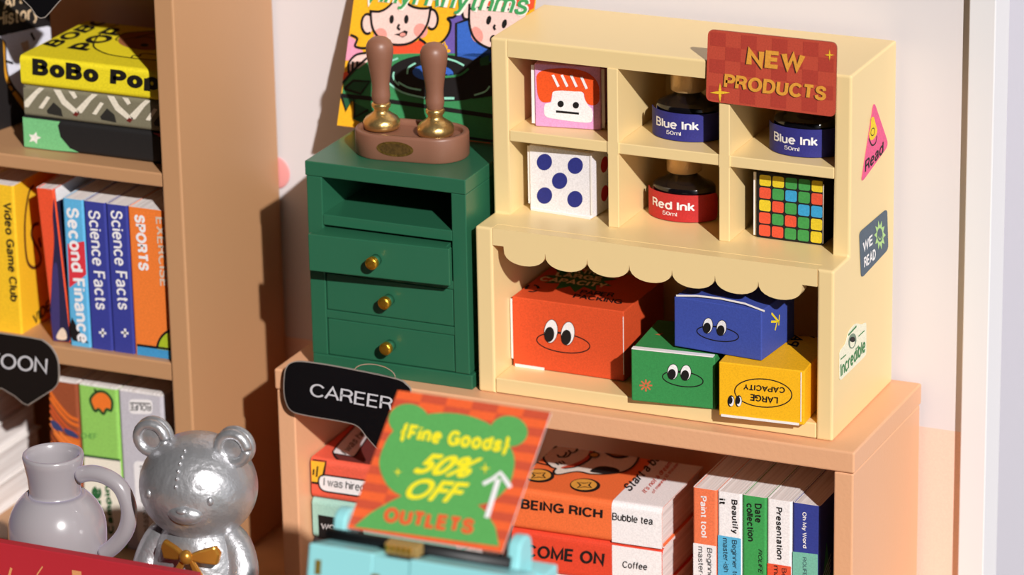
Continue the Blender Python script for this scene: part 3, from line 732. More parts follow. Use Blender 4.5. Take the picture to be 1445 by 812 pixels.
# yellow carton
YC = ink(246, 182, 24)
t, b, F, T, Rf, wv = carton('carton', 'yellow carton printed upside down LARGE CAPACITY at the right of the opening', 'box', (0.4217, -0.0240), (0.5590, -0.0150), 0.0268, 0.0895, 0.15, YC)
K = crop(870, 380, 3.53)
b.line(F, K(*ell(731, 618, 143, 70, 5)), 0.0018, BLACK, 1, True)
b.text(F, 'LARGE', *K((805, 640), (668, 622), (803, 676)), BLACK, 2, 0.02)
b.text(F, 'CAPACITY', *K((840, 590), (633, 572), (838, 622)), BLACK, 2, 0.02)
for x_ in (570, 608):
    b.ink(F, K(*ell(x_, 658, 17, 29, 5)), BLACK, 2); b.ink(F, K(*ell(x_ + 3, 660, 12, 24, 5)), WHITE, 3); b.ink(F, K(*ell(x_ - 2, 655, 10, 18, 5)), BLACK, 4)
b.text(T, 'PACKING', *K((840, 372), (960, 210), (905, 390)), BLACK, 2, 0.02)
b.text(T, 'PAPER', *K((940, 330), (1010, 235), (990, 345)), BLACK, 2, 0.02)
b.build('body', t); lip(t, wv, F, [(0.004, -0.0002, wv - .008, 0.0035, 0.0018, 0.0014), (wv - .006, 0.006, wv - .0045, 0.087, 0.0006, 0.0006)])
# blue carton on top
BC = ink(62, 80, 164)
t, b, F, T, Rf, wv = carton('carton', 'blue carton with googly eyes lying on the green and yellow cartons', 'box', (0.3330, 0.0124), (0.4830, 0.0004), 0.1170, 0.0830, 0.12, BC)
K = crop(870, 380, 3.53)
face(b, F, K, (455, 282), (523, 293), (26, 40), (450, 293), (519, 306), (19, 26), (504, 323, 105, 35, 9))
YL = ink(240, 216, 40)
for p in (((772, 220), (812, 268)), ((812, 228), (808, 280)), ((770, 262), (800, 262)), ((800, 262), (790, 305))):
    b.line(Rf, K(*p), 0.0035, YL, 1)
# folded lid: a shallow ridge on top
c_ = [F.w(0.004, 0.083, -0.001), F.w(wv * .5, 0.089, -0.001), F.w(wv - .003, 0.083, -0.001)]
d_ = Vector(Fr.w(F, 0, 0, -0.11) - F.o)
b.add(c_ + [p + d_ for p in c_], [(0, 1, 2), (0, 3, 4, 1), (1, 4, 5, 2), (5, 4, 3)], BC)
b.build('body', t)
k = MB(); k.line(F, K((297, 132), (400, 133), (515, 146), (640, 172), (738, 210)), 0.0030, CARD, 3); k.build('flap', t, 'white paper flap edge')

# ------------------------------------------------------------------ ink bottles
GLB = M('black_bottle', (14, 12, 16), 0.12, coat=0.6)
def bottle(lab, cx, fy, z, txt, col, name='ink_bottle'):
    ea, eb = 0.0575, 0.041; c0 = Vector((cx, fy + eb + .002, z + .0004))
    t = thing(name, lab, 'ink bottle', c0, 'ink bottles in the cubbies')
    b = MB(); b.lathe([(0.90, 0.0), (0.96, 0.002), (0.97, 0.005), (0.97, 0.046), (0.955, 0.051), (0.90, 0.054), (0.72, 0.058), (0.55, 0.063), (0.44, 0.067), (0.37, 0.071), (0.35, 0.078)], c0, GLB, 48, ea - .004, eb - .003); b.build('bottle', t)
    b = MB(); b.lathe([(0.0255, 0.0735), (0.0275, 0.0750), (0.0275, 0.1140), (0.0282, 0.1150), (0.0282, 0.1172), (0.027, 0.1180)], c0, M('gold_cap', (214, 176, 122), 0.34, metal=0.45, bump=0.15, bscale=200), 40); b.build('cap', t, 'gold cap')
    a0, a1 = math.radians(186), math.radians(354); zt = 0.0445
    def mp(u, v, off=0.0):
        a = a0 + (a1 - a0) * u; e = 0.13; d = min(u, 1 - u)
        r = 0.0 if d > e * .5 else 0.010 * (1 - math.sqrt(max(0, 1 - (1 - d / (e * .5)) ** 2)))
        zz = 0.001 + r + (zt - 2 * r) * v
        return c0 + Vector(((ea + off) * math.cos(a), (eb + off) * math.sin(a), zz))
    b = MB(); n = 48; vs = []; fs = []
    for off in (0.0012, 0.0):
        for i in range(n + 1): vs += [mp(i / n, 0, off), mp(i / n, 1, off)]
    for i in range(n):
        fs.append((2 * i, 2 * i + 2, 2 * i + 3, 2 * i + 1)); o = 2 * (n + 1)
        fs.append((o + 2 * i, o + 2 * i + 1, o + 2 * i + 3, o + 2 * i + 2)); fs.append((2 * i + 1, 2 * i + 3, o + 2 * i + 3, o + 2 * i + 1)); fs.append((2 * i, o + 2 * i, o + 2 * i + 2, 2 * i + 2))
    fs += [(0, 1, 2 * (n + 1) + 1, 2 * (n + 1)), (2 * n, 4 * n + 2, 4 * n + 3, 2 * n + 1)]
    b.add(vs, fs, col, False)
    b.text(None, txt, 0, 0, 0, WHITE, mapf=lambda u, v, k: mp(0.235 + 0.46 * u, 0.42 + 0.33 * v, 0.0018 + k), bold=0.018)
    b.text(None, '50ml', 0, 0, 0, WHITE, mapf=lambda u, v, k: mp(0.375 + 0.15 * u, 0.20 + 0.145 * v, 0.0018))
    b.build('label', t, 'curved %s label' % ('blue' if 'Blue' in txt else 'red'))
BLI = ink(50, 50, 128); RDI = ink(190, 46, 46)
bottle('blue ink bottle with its gold cap in view in the upper middle cubby', 0.3014, 0.1106, 0.419, 'Blue Ink', BLI)
bottle('red ink bottle in the lower middle cubby', 0.2870, 0.1284, 0.279, 'Red Ink', RDI)
bottle('blue ink bottle half hidden under the NEW PRODUCTS sign', 0.5010, 0.1016, 0.419, 'Blue Ink', BLI)

# ------------------------------------------------------------------ books
def book(label, o, tv, hv, dv, T, H, Dp, cover, group, deco=None, r=0.006, name='book', inset=0.0012, rim=True):
    """o: corner of the spine; tv thickness, hv height, dv away from the spine"""
    o = Vector(o); tv = Vector(tv).normalized(); hv = Vector(hv).normalized(); dv = Vector(dv).normalized()
    r = min(r, T * 0.3)
    t = thing(name, label, 'book', o + tv * T / 2 + hv * 0.0 + dv * Dp / 2, group)
    c = 0.0022; path = [(0, Dp)]
    for k in range(5): a = math.pi + math.pi / 2 * k / 4; path.append((r + r * math.cos(a), r + r * math.sin(a)))
    for k in range(5): a = 1.5 * math.pi + math.pi / 2 * k / 4; path.append((T - r + r * math.cos(a), r + r * math.sin(a)))
    path.append((T, Dp))
    inn = [(c, Dp)]; r2 = max(0.0005, r - c)
    for k in range(5): a = math.pi + math.pi / 2 * k / 4; inn.append((r + r2 * math.cos(a), r + r2 * math.sin(a)))
    for k in range(5): a = 1.5 * math.pi + math.pi / 2 * k / 4; inn.append((T - r + r2 * math.cos(a), r + r2 * math.sin(a)))
    inn.append((T - c, Dp))
    P = lambda q, h: o + tv * q[0] + dv * q[1] + hv * h
    n = len(path); vs = [P(q, h) for h in (0, H) for q in path] + [P(q, h) for h in (0, H) for q in inn]
    fs = []
    for i in range(n - 1):
        fs.append((i, i + 1, n + i + 1, n + i)); fs.append((2 * n + i, 3 * n + i, 3 * n + i + 1, 2 * n + i + 1))
        fs.append((i, 2 * n + i, 2 * n + i + 1, i + 1))
    fs += [(0, n, 3 * n, 2 * n), (n - 1, 3 * n - 1, 4 * n - 1, 2 * n - 1)]
    b = MB(); b.add(vs, fs, cover); b.add(vs, [(n + i, n + i + 1, 3 * n + i + 1, 3 * n + i) for i in range(n - 1)], CARD if rim else cover)
    S_ = Fr(o, tv, hv) if tv.cross(hv).dot(dv) < 0 else Fr(o, hv, tv)
    if tv.cross(hv).dot(dv) < 0: b.bound(S_, 0.0008, T - 0.0008, 0.0005, H - 0.0005)
    if deco: deco(b, S_)
    b.build('cover', t)
    ax = 'X' if abs(tv.x) > abs(tv.z) else 'Z'
    b = MB(); cc = c + .0003
    xf = lambda p: o + tv * p[0] + dv * p[1] + hv * p[2]
    b.box((cc, r, max(inset, .0012)), (T - cc, Dp - .004, H - inset), pages(ax), 0.0)
    b.v = [xf(p) for p in b.v]
    b.build('pages', t, 'white page block')
    return t
X3, Y3, Z3 = Vector((1, 0, 0)), Vector((0, 1, 0)), Vector((0, 0, 1))
def xat(px, py, y): return FY(y).at((px, py)).x
def zat(px, py, y): return FY(y).at((px, py)).z

# --- five upright software books in the low case
G5 = 'five slim upright books in the low case'
edges = [(977, 690), (1012, 693), (1047, 698), (1082, 703), (1118, 708), (1158, 714)]
y5 = 0.018; z5 = -0.3805; zt = -0.1185
K = crop(960, 560, 2.9794)
xs = [xat(px, py, y5) for px, py in edges]
c5 = [ink(238, 122, 80), ink(242, 238, 238), ink(62, 158, 82), ink(242, 238, 238), ink(52, 64, 146)]
def d0(b, S):
    b.ink(S, K((52, 615), (152, 630), (152, 1000), (52, 1000)), WHITE, 1)
    b.text(S, 'Paint tool', *K((84, 418), (88, 592), (110, 420)), WHITE, 2, 0.02)
    b.text(S, 'Beginner', *K((108, 635), (110, 775), (134, 640)), BLACK, 2); b.text(S, 'master-ish', *K((74, 630), (78, 800), (96, 632)), BLACK, 2)
def d1(b, S):
    b.ink(S, K((156, 582), (256, 598), (256, 1000), (156, 1000)), ink(92, 180, 220), 1)
    b.text(S, 'Beautify', *K((210, 432), (214, 575), (240, 436)), BLACK, 2, 0.02); b.text(S, 'it', *K((163, 428), (165, 452), (188, 430)), BLACK, 2, 0.02)
    b.text(S, 'Beginner to', *K((212, 603), (216, 760), (238, 606)), BLACK, 2); b.text(S, 'master-ish', *K((178, 595), (182, 738), (200, 597)), BLACK, 2)
def d2(b, S):
    b.text(S, 'Date', *K((313, 450), (315, 530), (342, 452)), BLACK, 2, 0.02); b.text(S, 'collection', *K((278, 448), (284, 608), (304, 451)), BLACK, 2, 0.02)
    b.text(S, 'ROLIFE DIY', *K((328, 642), (330, 800), (344, 645)), BLACK, 2, 0, 0.2)
def d3(b, S):
    b.ink(S, K((366, 700), (468, 716), (468, 1000), (366, 1000)), ink(232, 88, 56), 1)
    b.text(S, 'Presentation', *K((402, 464), (406, 684), (428, 468)), BLACK, 2, 0.02)
    b.text(S, 'Beginner', *K((422, 722), (424, 850), (446, 724)), BLACK, 2); b.text(S, 'master', *K((392, 710), (394, 850), (412, 712)), BLACK, 2)
def d4(b, S):
    b.ink(S, K((472, 652), (578, 664), (578, 1000), (472, 1000)), ink(122, 190, 168), 1)
    b.text(S, 'Oh My Word', *K((510, 485), (512, 637), (532, 487)), WHITE, 2, 0.02); b.text(S, 'ROLIFE', *K((514, 676), (516, 752), (530, 678)), ink(60, 80, 90), 2)
lab5 = ['slim book Paint tool with an orange spine top beside the flat book stack', 'slim white and light blue book Beautify it', 'slim green book Date collection in the middle of five', 'slim white and red book Presentation', 'slim navy book Oh My Word at the inner end by the case side']
for i in range(5):
    g_ = 0.0006
    def dd(b, S, i=i, x=xs[i + 1] - g_):
        [d0, d1, d2, d3, d4][i](b, S)
        if i == 4:
            Rf = Fr((x, y5, z5), Y3, Z3); mt_ = ink(64, 150, 120); wt_ = ink(200, 215, 235)
            b.loc(Rf, [(0.004, 0.10), (0.03, 0.19), (0.05, 0.12), (0.08, 0.14), (0.08, 0.0), (0.004, 0.0)], mt_, 1)
            for q in range(8): b.loc(Rf, [(0.004, 0.13 - .009 * q), (0.05, 0.16 - .009 * q), (0.05, 0.163 - .009 * q), (0.004, 0.133 - .009 * q)], wt_, 2)
    book(lab5[i], (xs[i] + g_, y5, z5), X3, Z3, Y3, xs[i + 1] - xs[i] - 2 * g_, zt - z5, 0.17, c5[i], G5, dd, r=0.004)

# --- flat stacks in the low case: spine toward the viewer
GF = 'books lying flat in two piles in the low case'
th = 0.0712
def flat(label, x0, y0, z0, ln, dep, ang, cover, deco, group, T=th, r=0.010, topd=None):
    u = Vector((math.cos(ang), math.sin(ang), 0)); d = Vector((-math.sin(ang), math.cos(ang), 0))
    # thickness up, height along u
    o = Vector((x0, y0, z0))
    S = Fr(o, u, Z3); Tp = Fr(o + Z3 * T, u, d)
    def f(k, _s):
        k.bound(S, 0.001, ln - .001, 0.0012, T - .0012).bound(Tp, 0.001, ln - .001, 0.008, dep - .001)
        if deco: deco(k, S, Tp)
    return book(label, o, Z3, u, d, T, ln, dep, cover, group, f, r, inset=0.006)
KR = crop(720, 580, 3.5)
xr0, xr1 = 0.046, 0.3065; ar = math.radians(1.5); yr = 0.016; zr = [-0.3805 + (th + .0003) * i for i in range(3)]
ORB = ink(236, 112, 58); RDB = ink(222, 70, 44)
def whitepart(k, S, Tp, top=True):
    k.loc(S, [(0.1745, 0.0095), (0.2605, 0.0095), (0.2605, th - .0095), (0.1745, th - .0095)], WHITE, 1)
def wrapwhite(t_): pass
def dr_top(k, S, Tp):
    # white strip wraps from spine to top over the rounded edge
    u = S.u; d = Tp.v; pts = []
    r = 0.010
    prof = [(0.0, 0.002)] + [(r - r * math.cos(a) - 0, th - r + r * math.sin(a)) for a in [math.pi / 2 * q / 6 for q in range(7)]] + [(0.19, th)]
    vs = []
    for dd, zz in prof:
        nrm = Vector((0, 0, 0))
        for a in (0.1745, 0.2602): vs.append(S.o + u * a + d * (dd - 0.0004) + Z3 * (zz + (0.0004 if dd > 0 else 0)))
    k.add(vs, [(2 * i, 2 * i + 1, 2 * i + 3, 2 * i + 2) for i in range(len(prof) - 1)], WHITE)
    k.text(S, 'BEING RICH', *KR((52, 488), (455, 540), (55, 430)), BLACK, 3, 0.026)
    k.text(S, 'Bubble tea', *KR((503, 540), (704, 566), (505, 503)), BLACK, 3, 0.012)
    k.text(Tp, 'Start a business', *KR((592, 402), (838, 140), (556, 372)), BLACK, 3, 0.02)
    k.text(Tp, "It's not a dream", *KR((668, 410), (800, 262), (650, 395)), ink(200, 70, 50), 3, 0.01)
    k.text(Tp, 'of making 10 thousand a month', *KR((712, 412), (900, 190), (694, 400)), ink(200, 70, 50), 3, 0.01)
    # lucky cat
    def f(p, mt, l, s=True): k.ink(Tp, sm(KR(*p)) if s else KR(*p), mt, l)
    def l(p, w_=0.0035, ly=6, cl=False): k.line(Tp, sm(KR(*p), 5, cl), w_, BLACK, ly, cl)
    CB = ink(226, 216, 204)
    cat = [(165, 235), (185, 185), (240, 145), (330, 135), (400, 140), (470, 165), (560, 165), (620, 185), (635, 225), (610, 270), (560, 300), (480, 312), (400, 312), (330, 300), (235, 315), (215, 300), (225, 285), (200, 275)]
    f(cat, CB, 3); l(cat, 0.0035, 6, True)
    f([(430, 150), (520, 160), (600, 190), (590, 225), (520, 235), (455, 200)], BLACK, 4); f([(450, 160), (520, 168), (585, 195), (575, 215), (520, 225), (465, 195)], ink(150, 95, 50), 5)
    f([(395, 300), (440, 275), (510, 280), (540, 300), (480, 312)], BLACK, 4)
    f([(165, 235), (130, 225), (120, 250), (160, 262), (195, 272)], ORB, 3); l([(180, 215), (130, 225), (120, 248), (160, 262), (195, 270)])
    f([(200, 150), (260, 145), (230, 180), (190, 190)], BLACK, 4)
    f([(400, 140), (425, 160), (400, 230), (330, 275), (265, 285), (255, 278), (330, 255), (385, 215)], ink(190, 70, 44), 4); l([(400, 140), (425, 160), (400, 230), (330, 275), (265, 285)])
    for cx_, cy_ in ((255, 212), (310, 190)): k.line(Tp, KR(*ell(cx_, cy_, 22, 16, -20, 10, 0, 190)), 0.0035, BLACK, 6)
    l([(262, 230), (285, 225), (300, 205)], 0.003)
    for q in range(3): l([(315 + 22 * q, 165 - 2 * q), (305 + 30 * q, 150 - 2 * q)], 0.003); l([(225 + 15 * q, 255 - 4 * q), (240 + 15 * q, 268 - 4 * q)], 0.003)
    k.ink(Tp, KR(*ell(415, 218, 28, 14)), BLACK, 7); k.ink(Tp, KR(*ell(415, 218, 20, 9)), ink(200, 150, 60), 8)
    for cx_, cy_ in ((143, 320), (370, 368)):
        k.ink(Tp, KR(*ell(cx_, cy_, 75, 34, 2)), BLACK, 3); k.ink(Tp, KR(*ell(cx_ - 6, cy_ - 3, 64, 27, 2)), ink(224, 160, 66), 4)
        k.line(Tp, KR((cx_ - 38, cy_ - 14), (cx_ - 4, cy_ - 10), (cx_ + 30, cy_ - 14), (cx_ + 18, cy_), (cx_ + 32, cy_ + 12), (cx_ - 4, cy_ + 8), (cx_ - 38, cy_ + 13), (cx_ - 22, cy_)), 0.003, BLACK, 5, True)
def dr_mid(k, S, Tp):
    k.loc(S, [(0.1745, 0.001), (0.2602, 0.001), (0.2602, th - .003), (0.1745, th - .003)], WHITE, 1)
    k.text(S, 'COME ON', *KR((70, 728), (462, 772), (76, 652)), BLACK, 3, 0.026)
    k.text(S, 'Coffee', *KR((553, 776), (676, 790), (555, 742)), BLACK, 3, 0.012)
flat('white flat book at the bottom of the pile under COME ON', xr0, yr, zr[0], xr1 - xr0, 0.19, ar, ink(236, 228, 226), None, GF)
flat('red and white flat book COME ON below BEING RICH', xr0, yr, zr[1], xr1 - xr0, 0.19, ar, RDB, dr_mid, GF)
flat('orange and white flat book BEING RICH with a lucky cat, topmost of its pile', xr0, yr, zr[2], xr1 - xr0, 0.19, ar, ORB, dr_top, GF)
KH = crop(400, 500, 3.69)
COR = ink(232, 96, 72); TEAL = ink(160, 204, 190)
def dh_top(k, S, Tp):
    YH = ink(240, 184, 50); BR = ink(110, 48, 44)
    k.ink(S, KH((143, 555), (222, 565), (205, 668), (140, 668)), YH, 1); k.line(S, KH((152, 548), (222, 556), (212, 610), (206, 640)), 0.004, BLACK, 2); k.line(S, KH((140, 668), (190, 675)), 0.004, BLACK, 2); k.line(S, KH((178, 585), (172, 640)), 0.003, BLACK, 2); k.line(S, KH((158, 600), (155, 630)), 0.003, BLACK, 2)
    bub = rrect(KH((180, 625), (520, 672), (520, 760), (185, 712)), 12)
    k.ink(S, bub, WHITE, 2); k.line(S, bub, 0.0028, BLACK, 3, True)
    k.text(S, 'I was hired!', *KH((208, 688), (430, 722), (210, 645)), BLACK, 4)
    k.ink(Tp, sm(KH((255, 515), (285, 465), (360, 400), (460, 400), (560, 460), (520, 560), (400, 600), (330, 598), (285, 560))), BLACK, 1)
    k.ink(Tp, sm(KH((268, 515), (295, 468), (365, 408), (450, 410), (540, 462), (505, 555), (395, 590), (335, 588), (295, 555))), BR, 2)
    bt = KH((252, 515), (285, 470), (400, 345), (480, 370), (370, 535)); k.ink(Tp, rrect(bt, 4), WHITE, 4); k.line(Tp, rrect(bt, 4), 0.0025, BLACK, 5, True)
    k.text(Tp, 'I was hired!', *KH((328, 528), (470, 372), (298, 505)), BLACK, 6)
def dh_mid(k, S, Tp):
    K7 = crop(410, 690, 4.129)
    k.ink(S, K7((160, 152), (420, 195), (430, 330), (166, 285)), BLACK, 1)
    k.text(S, 'WORK', *K7((178, 236), (330, 260), (178, 200)), WHITE, 2)
xh0 = -0.3135; yh = 0.012
flat('dark flat book at the bottom of the pile behind the typewriter', xh0, yh, zr[0], 0.26, 0.19, 0.012, ink(70, 60, 60), None, GF)
flat('pale teal flat book with a black title box below the coral book', xh0, yh, zr[1], 0.26, 0.19, 0.012, TEAL, dh_mid, GF)
flat('coral flat book I was hired with a speech bubble, topmost of its pile', xh0, yh, zr[2], 0.26, 0.19, 0.012, COR, dh_top, GF)

# --- tall bookcase, upper shelf: three flat books
GA = 'books lying flat on the upper shelf'
KA = crop(0, 0, 3.775)
ya = 0.006; za = 0.3145; ta = 0.0535; xa = -0.822
def da_black(k, S, Tp):
    k.ink(S, KA((112, 612), (330, 628), (308, 670), (322, 730), (372, 790), (420, 812), (112, 786)), ink(122, 196, 132), 1)
    k.ink(S, KA((622, 662), (860, 690), (860, 735), (800, 700), (625, 678)), ink(160, 60, 70), 1)
    k.ink(S, KA((250, 612), (335, 620), (310, 632), (265, 626)), WHITE, 2)
    k.ink(S, KA(*[(184 + (36 if i % 2 == 0 else 17) * math.cos(i * math.pi / 5 - 1.3), 735 + (34 if i % 2 == 0 else 16) * math.sin(i * math.pi / 5 - 1.3)) for i in range(10)]), ink(240, 236, 226), 2)
def da_pat(k, S, Tp):
    IV = ink(232, 222, 202); DK = ink(44, 42, 38)
    for q in range(4):
        ox = 285 * q
        def P(*p): return KA(*[(x + ox, y + 32 * q) for x, y in p])
        k.ink(S, P((130, 570), (122, 548), (185, 485), (232, 447), (258, 450), (200, 505), (150, 572)), IV, 1)
        k.ink(S, P((272, 455), (312, 462), (350, 530), (425, 600), (400, 610), (330, 555)), IV, 1)
        k.ink(S, P((352, 468), (385, 468), (412, 518), (395, 528)), IV, 1)
        k.ink(S, P((205, 575), (250, 512), (268, 520), (228, 580)), IV, 1)
        k.ink(S, P((248, 590), (285, 545), (325, 580), (335, 622), (255, 606)), DK, 1)
        k.ink(S, P((388, 612), (402, 594), (422, 606), (408, 622)), ink(110, 36, 30), 2)
    k.ink(S, KA((125, 440), (155, 440), (135, 462), (122, 462)), DK, 2)
def da_yel(k, S, Tp):
    BK = ink(26, 22, 20)
    k.text(S, 'BoBo', *KA((172, 398), (525, 442), (172, 310)), BK, 2, 0.06)
    k.text(S, 'Pop', *KA((585, 462), (850, 492), (588, 368)), BK, 2, 0.06)
    k.text(Tp, 'BOBO', *KA((295, 252), (605, 105), (225, 235)), BK, 2, 0.035)
    k.text(Tp, 'POP', *KA((470, 272), (700, 160), (355, 256)), BK, 2, 0.035)
    head = sm(KA((498, 235), (560, 160), (700, 115), (900, 115), (980, 160), (960, 280), (860, 320), (640, 300), (540, 275)))
    k.ink(Tp, head, ink(250, 226, 40), 2); k.line(Tp, head, 0.003, BK, 3, True)
    k.ink(Tp, sm(KA((630, 215), (655, 180), (720, 170), (860, 165), (900, 230), (820, 265), (720, 260), (650, 240))), ink(170, 106, 66), 3)
    k.line(Tp, sm(KA((630, 215), (655, 180), (720, 170), (860, 165))), 0.003, BK, 4); k.line(Tp, sm(KA((720, 205), (770, 195), (820, 205)), closed=False), 0.003, BK, 4)
    k.ink(Tp, KA(*ell(770, 240, 22, 9)), BK, 4)
    k.line(Tp, sm(KA((700, 310), (710, 295), (740, 300), (760, 285), (830, 290)), closed=False), 0.0025, BK, 4)
flat('black and green flat book with a white star, lowest of the upper pile', xa, ya, za, 0.262, 0.22, 0.0, ink(34, 32, 32), da_black, GA, ta, 0.007)
flat('olive and ivory patterned flat book in the middle of the upper pile', xa + .004, ya + .002, za + ta + .0003, 0.262, 0.22, 0.0, ink(126, 120, 98), da_pat, GA, ta, 0.007)
flat('yellow flat book BoBo Pop on top of the upper pile', xa + .002, ya, za + 2 * ta + .0006, 0.262, 0.22, 0.0, ink(236, 216, 38), da_yel, GA, ta - .003, 0.008)
# art history book, standing at an angle at the left of the pile
aa = math.radians(76); du = Vector((math.cos(aa), math.sin(aa), 0)); dn = Vector((math.sin(aa), -math.cos(aa), 0))
ob_ = FZ(0.3145).at((28, 174)) - du * 0.115; ob_.z = 0.3145
AF = Fr(ob_, du, Z3)
t = thing('book', 'black art book with a dial cover standing angled beside the upper pile', 'book', ob_ + du * .1 - dn * .015)
b = MB(); BKC = ink(34, 30, 30); b.bound(AF, 0.0005, 0.1995, 0.0005, 0.2695)
xf = lambda p: ob_ + du * p[0] - dn * p[1] + Z3 * p[2]
b.box((0, 0, 0), (0.20, 0.003, 0.27), BKC, 0, xf=xf); b.box((0, 0.027, 0), (0.20, 0.030, 0.27), BKC, 0, xf=xf); b.box((0, 0.003, 0), (0.003, 0.027, 0.27), BKC, 0, xf=xf)
OG = ink(232, 160, 40); DIAL = ink(226, 226, 238)
b.ink(AF, sm(KA((-40, 170), (10, 200), (20, 300), (30, 420), (80, 520), (150, 610), (200, 640), (280, 400), (330, 170), (150, 120))), OG, 1)
b.ink(AF, sm(KA((-10, 180), (22, 225), (28, 330), (45, 420), (95, 500), (170, 560), (260, 380), (300, 160), (150, 130))), BLACK, 2)
b.ink(AF, sm(KA((0, 185), (30, 228), (36, 330), (52, 415), (100, 490), (170, 545), (250, 375), (290, 165), (150, 140))), DIAL, 3)
b.line(AF, KA((165, 175), (185, 215)), 0.005, BLACK, 4); b.line(AF, KA((30, 325), (70, 338)), 0.004, BLACK, 4); b.line(AF, sm(KA((40, 455), (60, 450), (75, 480), (60, 490)), closed=False), 0.004, BLACK, 4)
b.ink(AF, KA((110, 230), (150, 215), (158, 262), (125, 280)), ink(205, 170, 140), 4)
b.ink(AF, KA((-60, -60), (300, -180), (300, 130), (140, 160), (-60, 205)), BKC, 5)
TT = ink(214, 186, 150)
b.text(AF, 'Art', *KA((18, 55), (118, 18), (18, -20)), TT, 6, 0.015); b.text(AF, 'History', *KA((-18, 160), (208, 118), (-18, 68)), TT, 6, 0.015)
b.text(AF, "Encounters d'Art", *KA((42, 192), (190, 158), (42, 178)), WHITE, 6)
b.build('cover', t)
b = MB(); b.box((0.004, 0.0032, 0.002), (0.197, 0.0268, 0.268), pages('X'), 0, xf=xf); b.build('pages', t, 'white page block')

# --- middle shelf
GM = 'upright books on the middle shelf'
KB = crop(0, 230, 2.7075); zb = -0.0138; ybk = -0.022
def spx(px, py): return xat(px, py, ybk)
xe = [spx(*p) for p in ((87, 277), (117, 284), (148.5, 287.5), (179.5, 291.5))] + [-0.5400]
ztb = zat(148, 287, ybk)
def ds(b, S):
    b.ink(S, KB((258, 310), (322, 300), (332, 425), (265, 478)), ink(220, 54, 66), 1); b.ink(S, KB((262, 645), (275, 590), (312, 660), (340, 690), (280, 680)), BLACK, 1)
    b.text(S, 'Second Finance', *KB((252, 170), (296, 688), (300, 172)), WHITE, 2, 0.028)
def dsc(x0):
    def f(b, S):
        b.text(S, 'Science Facts', *KB((x0, 180), (x0 + 30, 560), (x0 + 46, 184)), WHITE, 2, 0.012)
        b.line(S, KB((x0 + 42, 648), (x0 + 70, 652)), 0.004, WHITE, 2); b.line(S, KB((x0 + 57, 634), (x0 + 56, 666)), 0.004, WHITE, 2)
    return f
def dsp(b, S):
    b.text(S, 'SPORTS', *KB((512, 196), (530, 410), (552, 200)), WHITE, 2, 0.04)
    b.text(S, 'EXERCISE', *KB((594, 206), (612, 470), (626, 208)), ink(214, 190, 168), 2, 0.02)
    b.ink(S, KB((524, 696), (720, 722), (720, 770), (524, 740)), ink(64, 148, 200), 1); b.line(S, KB((524, 696), (720, 722)), 0.004, BLACK, 4)
    b.ink(S, KB(*(ell(668, 715, 68, 78, 6))), ink(170, 190, 40), 2); b.line(S, KB(*ell(668, 715, 68, 78, 6, 24, 180, 300)), 0.004, BLACK, 3)
    b.ink(S, KB((524, 702), (720, 728), (720, 800), (524, 760)), ink(64, 148, 200), 3)
BLU = ink(56, 62, 146)
specs = [('light blue book Second Finance on the middle shelf', ink(96, 178, 222), ds), ('navy book Science Facts next to Second Finance', BLU, dsc(336)), ('navy book Science Facts next to the orange SPORTS book', BLU, dsc(421)), ('thick orange book SPORTS EXERCISE against the bookcase side', ink(240, 126, 52), dsp)]
for i, (lb, cv, dc) in enumerate(specs):
    book(lb, (xe[i] + .0005, ybk, zb), X3, Z3, Y3, xe[i + 1] - xe[i] - .001, ztb - zb, 0.185, cv, GM, dc, r=0.004)
# tilted orange and navy book
tl = math.radians(-3.0); tb = Vector((math.cos(tl), 0, math.sin(tl))); hb = Vector((-math.sin(tl), 0, math.cos(tl)))
hb = Vector((-0.062, 0, 1)).normalized(); tb = Vector((1, 0, 0.062)).normalized()
x0_ = xat(74, 478, -0.018); NVY = ink(46, 40, 66)
KC = crop(0, 230, 3.1231)
def dtl(b, S):
    b.ink(S, sm(KC((245, 122), (268, 120), (290, 400), (310, 778), (225, 778), (228, 520), (238, 350), (232, 220))), ink(44, 38, 70), 1)
    b.ink(S, sm(KC((232, 480), (255, 470), (262, 760), (226, 775))), ink(66, 56, 110), 2)
    b.ink(S, sm(KC((170, 92), (190, 80), (262, 92), (292, 110), (275, 145), (245, 122), (185, 112))), WHITE, 3)
    b.ink(S, sm(KC((250, 760), (272, 728), (290, 745), (292, 778), (255, 778))), ink(240, 214, 190), 3)
    RT_ = Fr(Vector((x0_, -0.016, zb + .0002)) + tb * 0.0345, Y3, hb)
    b.loc(RT_, [(0.004, 0.001), (0.17, 0.001), (0.17, 0.267), (0.004, 0.267)], NVY, 1); b.loc(RT_, [(0.004, 0.245), (0.17, 0.235), (0.17, 0.267), (0.004, 0.267)], WHITE, 2)
book('orange and navy book tilted between the yellow and light blue books', (x0_, -0.016, zb + .0002), tb, hb, Y3, 0.0345, 0.268, 0.18, ink(236, 84, 48), GM, dtl, r=0.004)
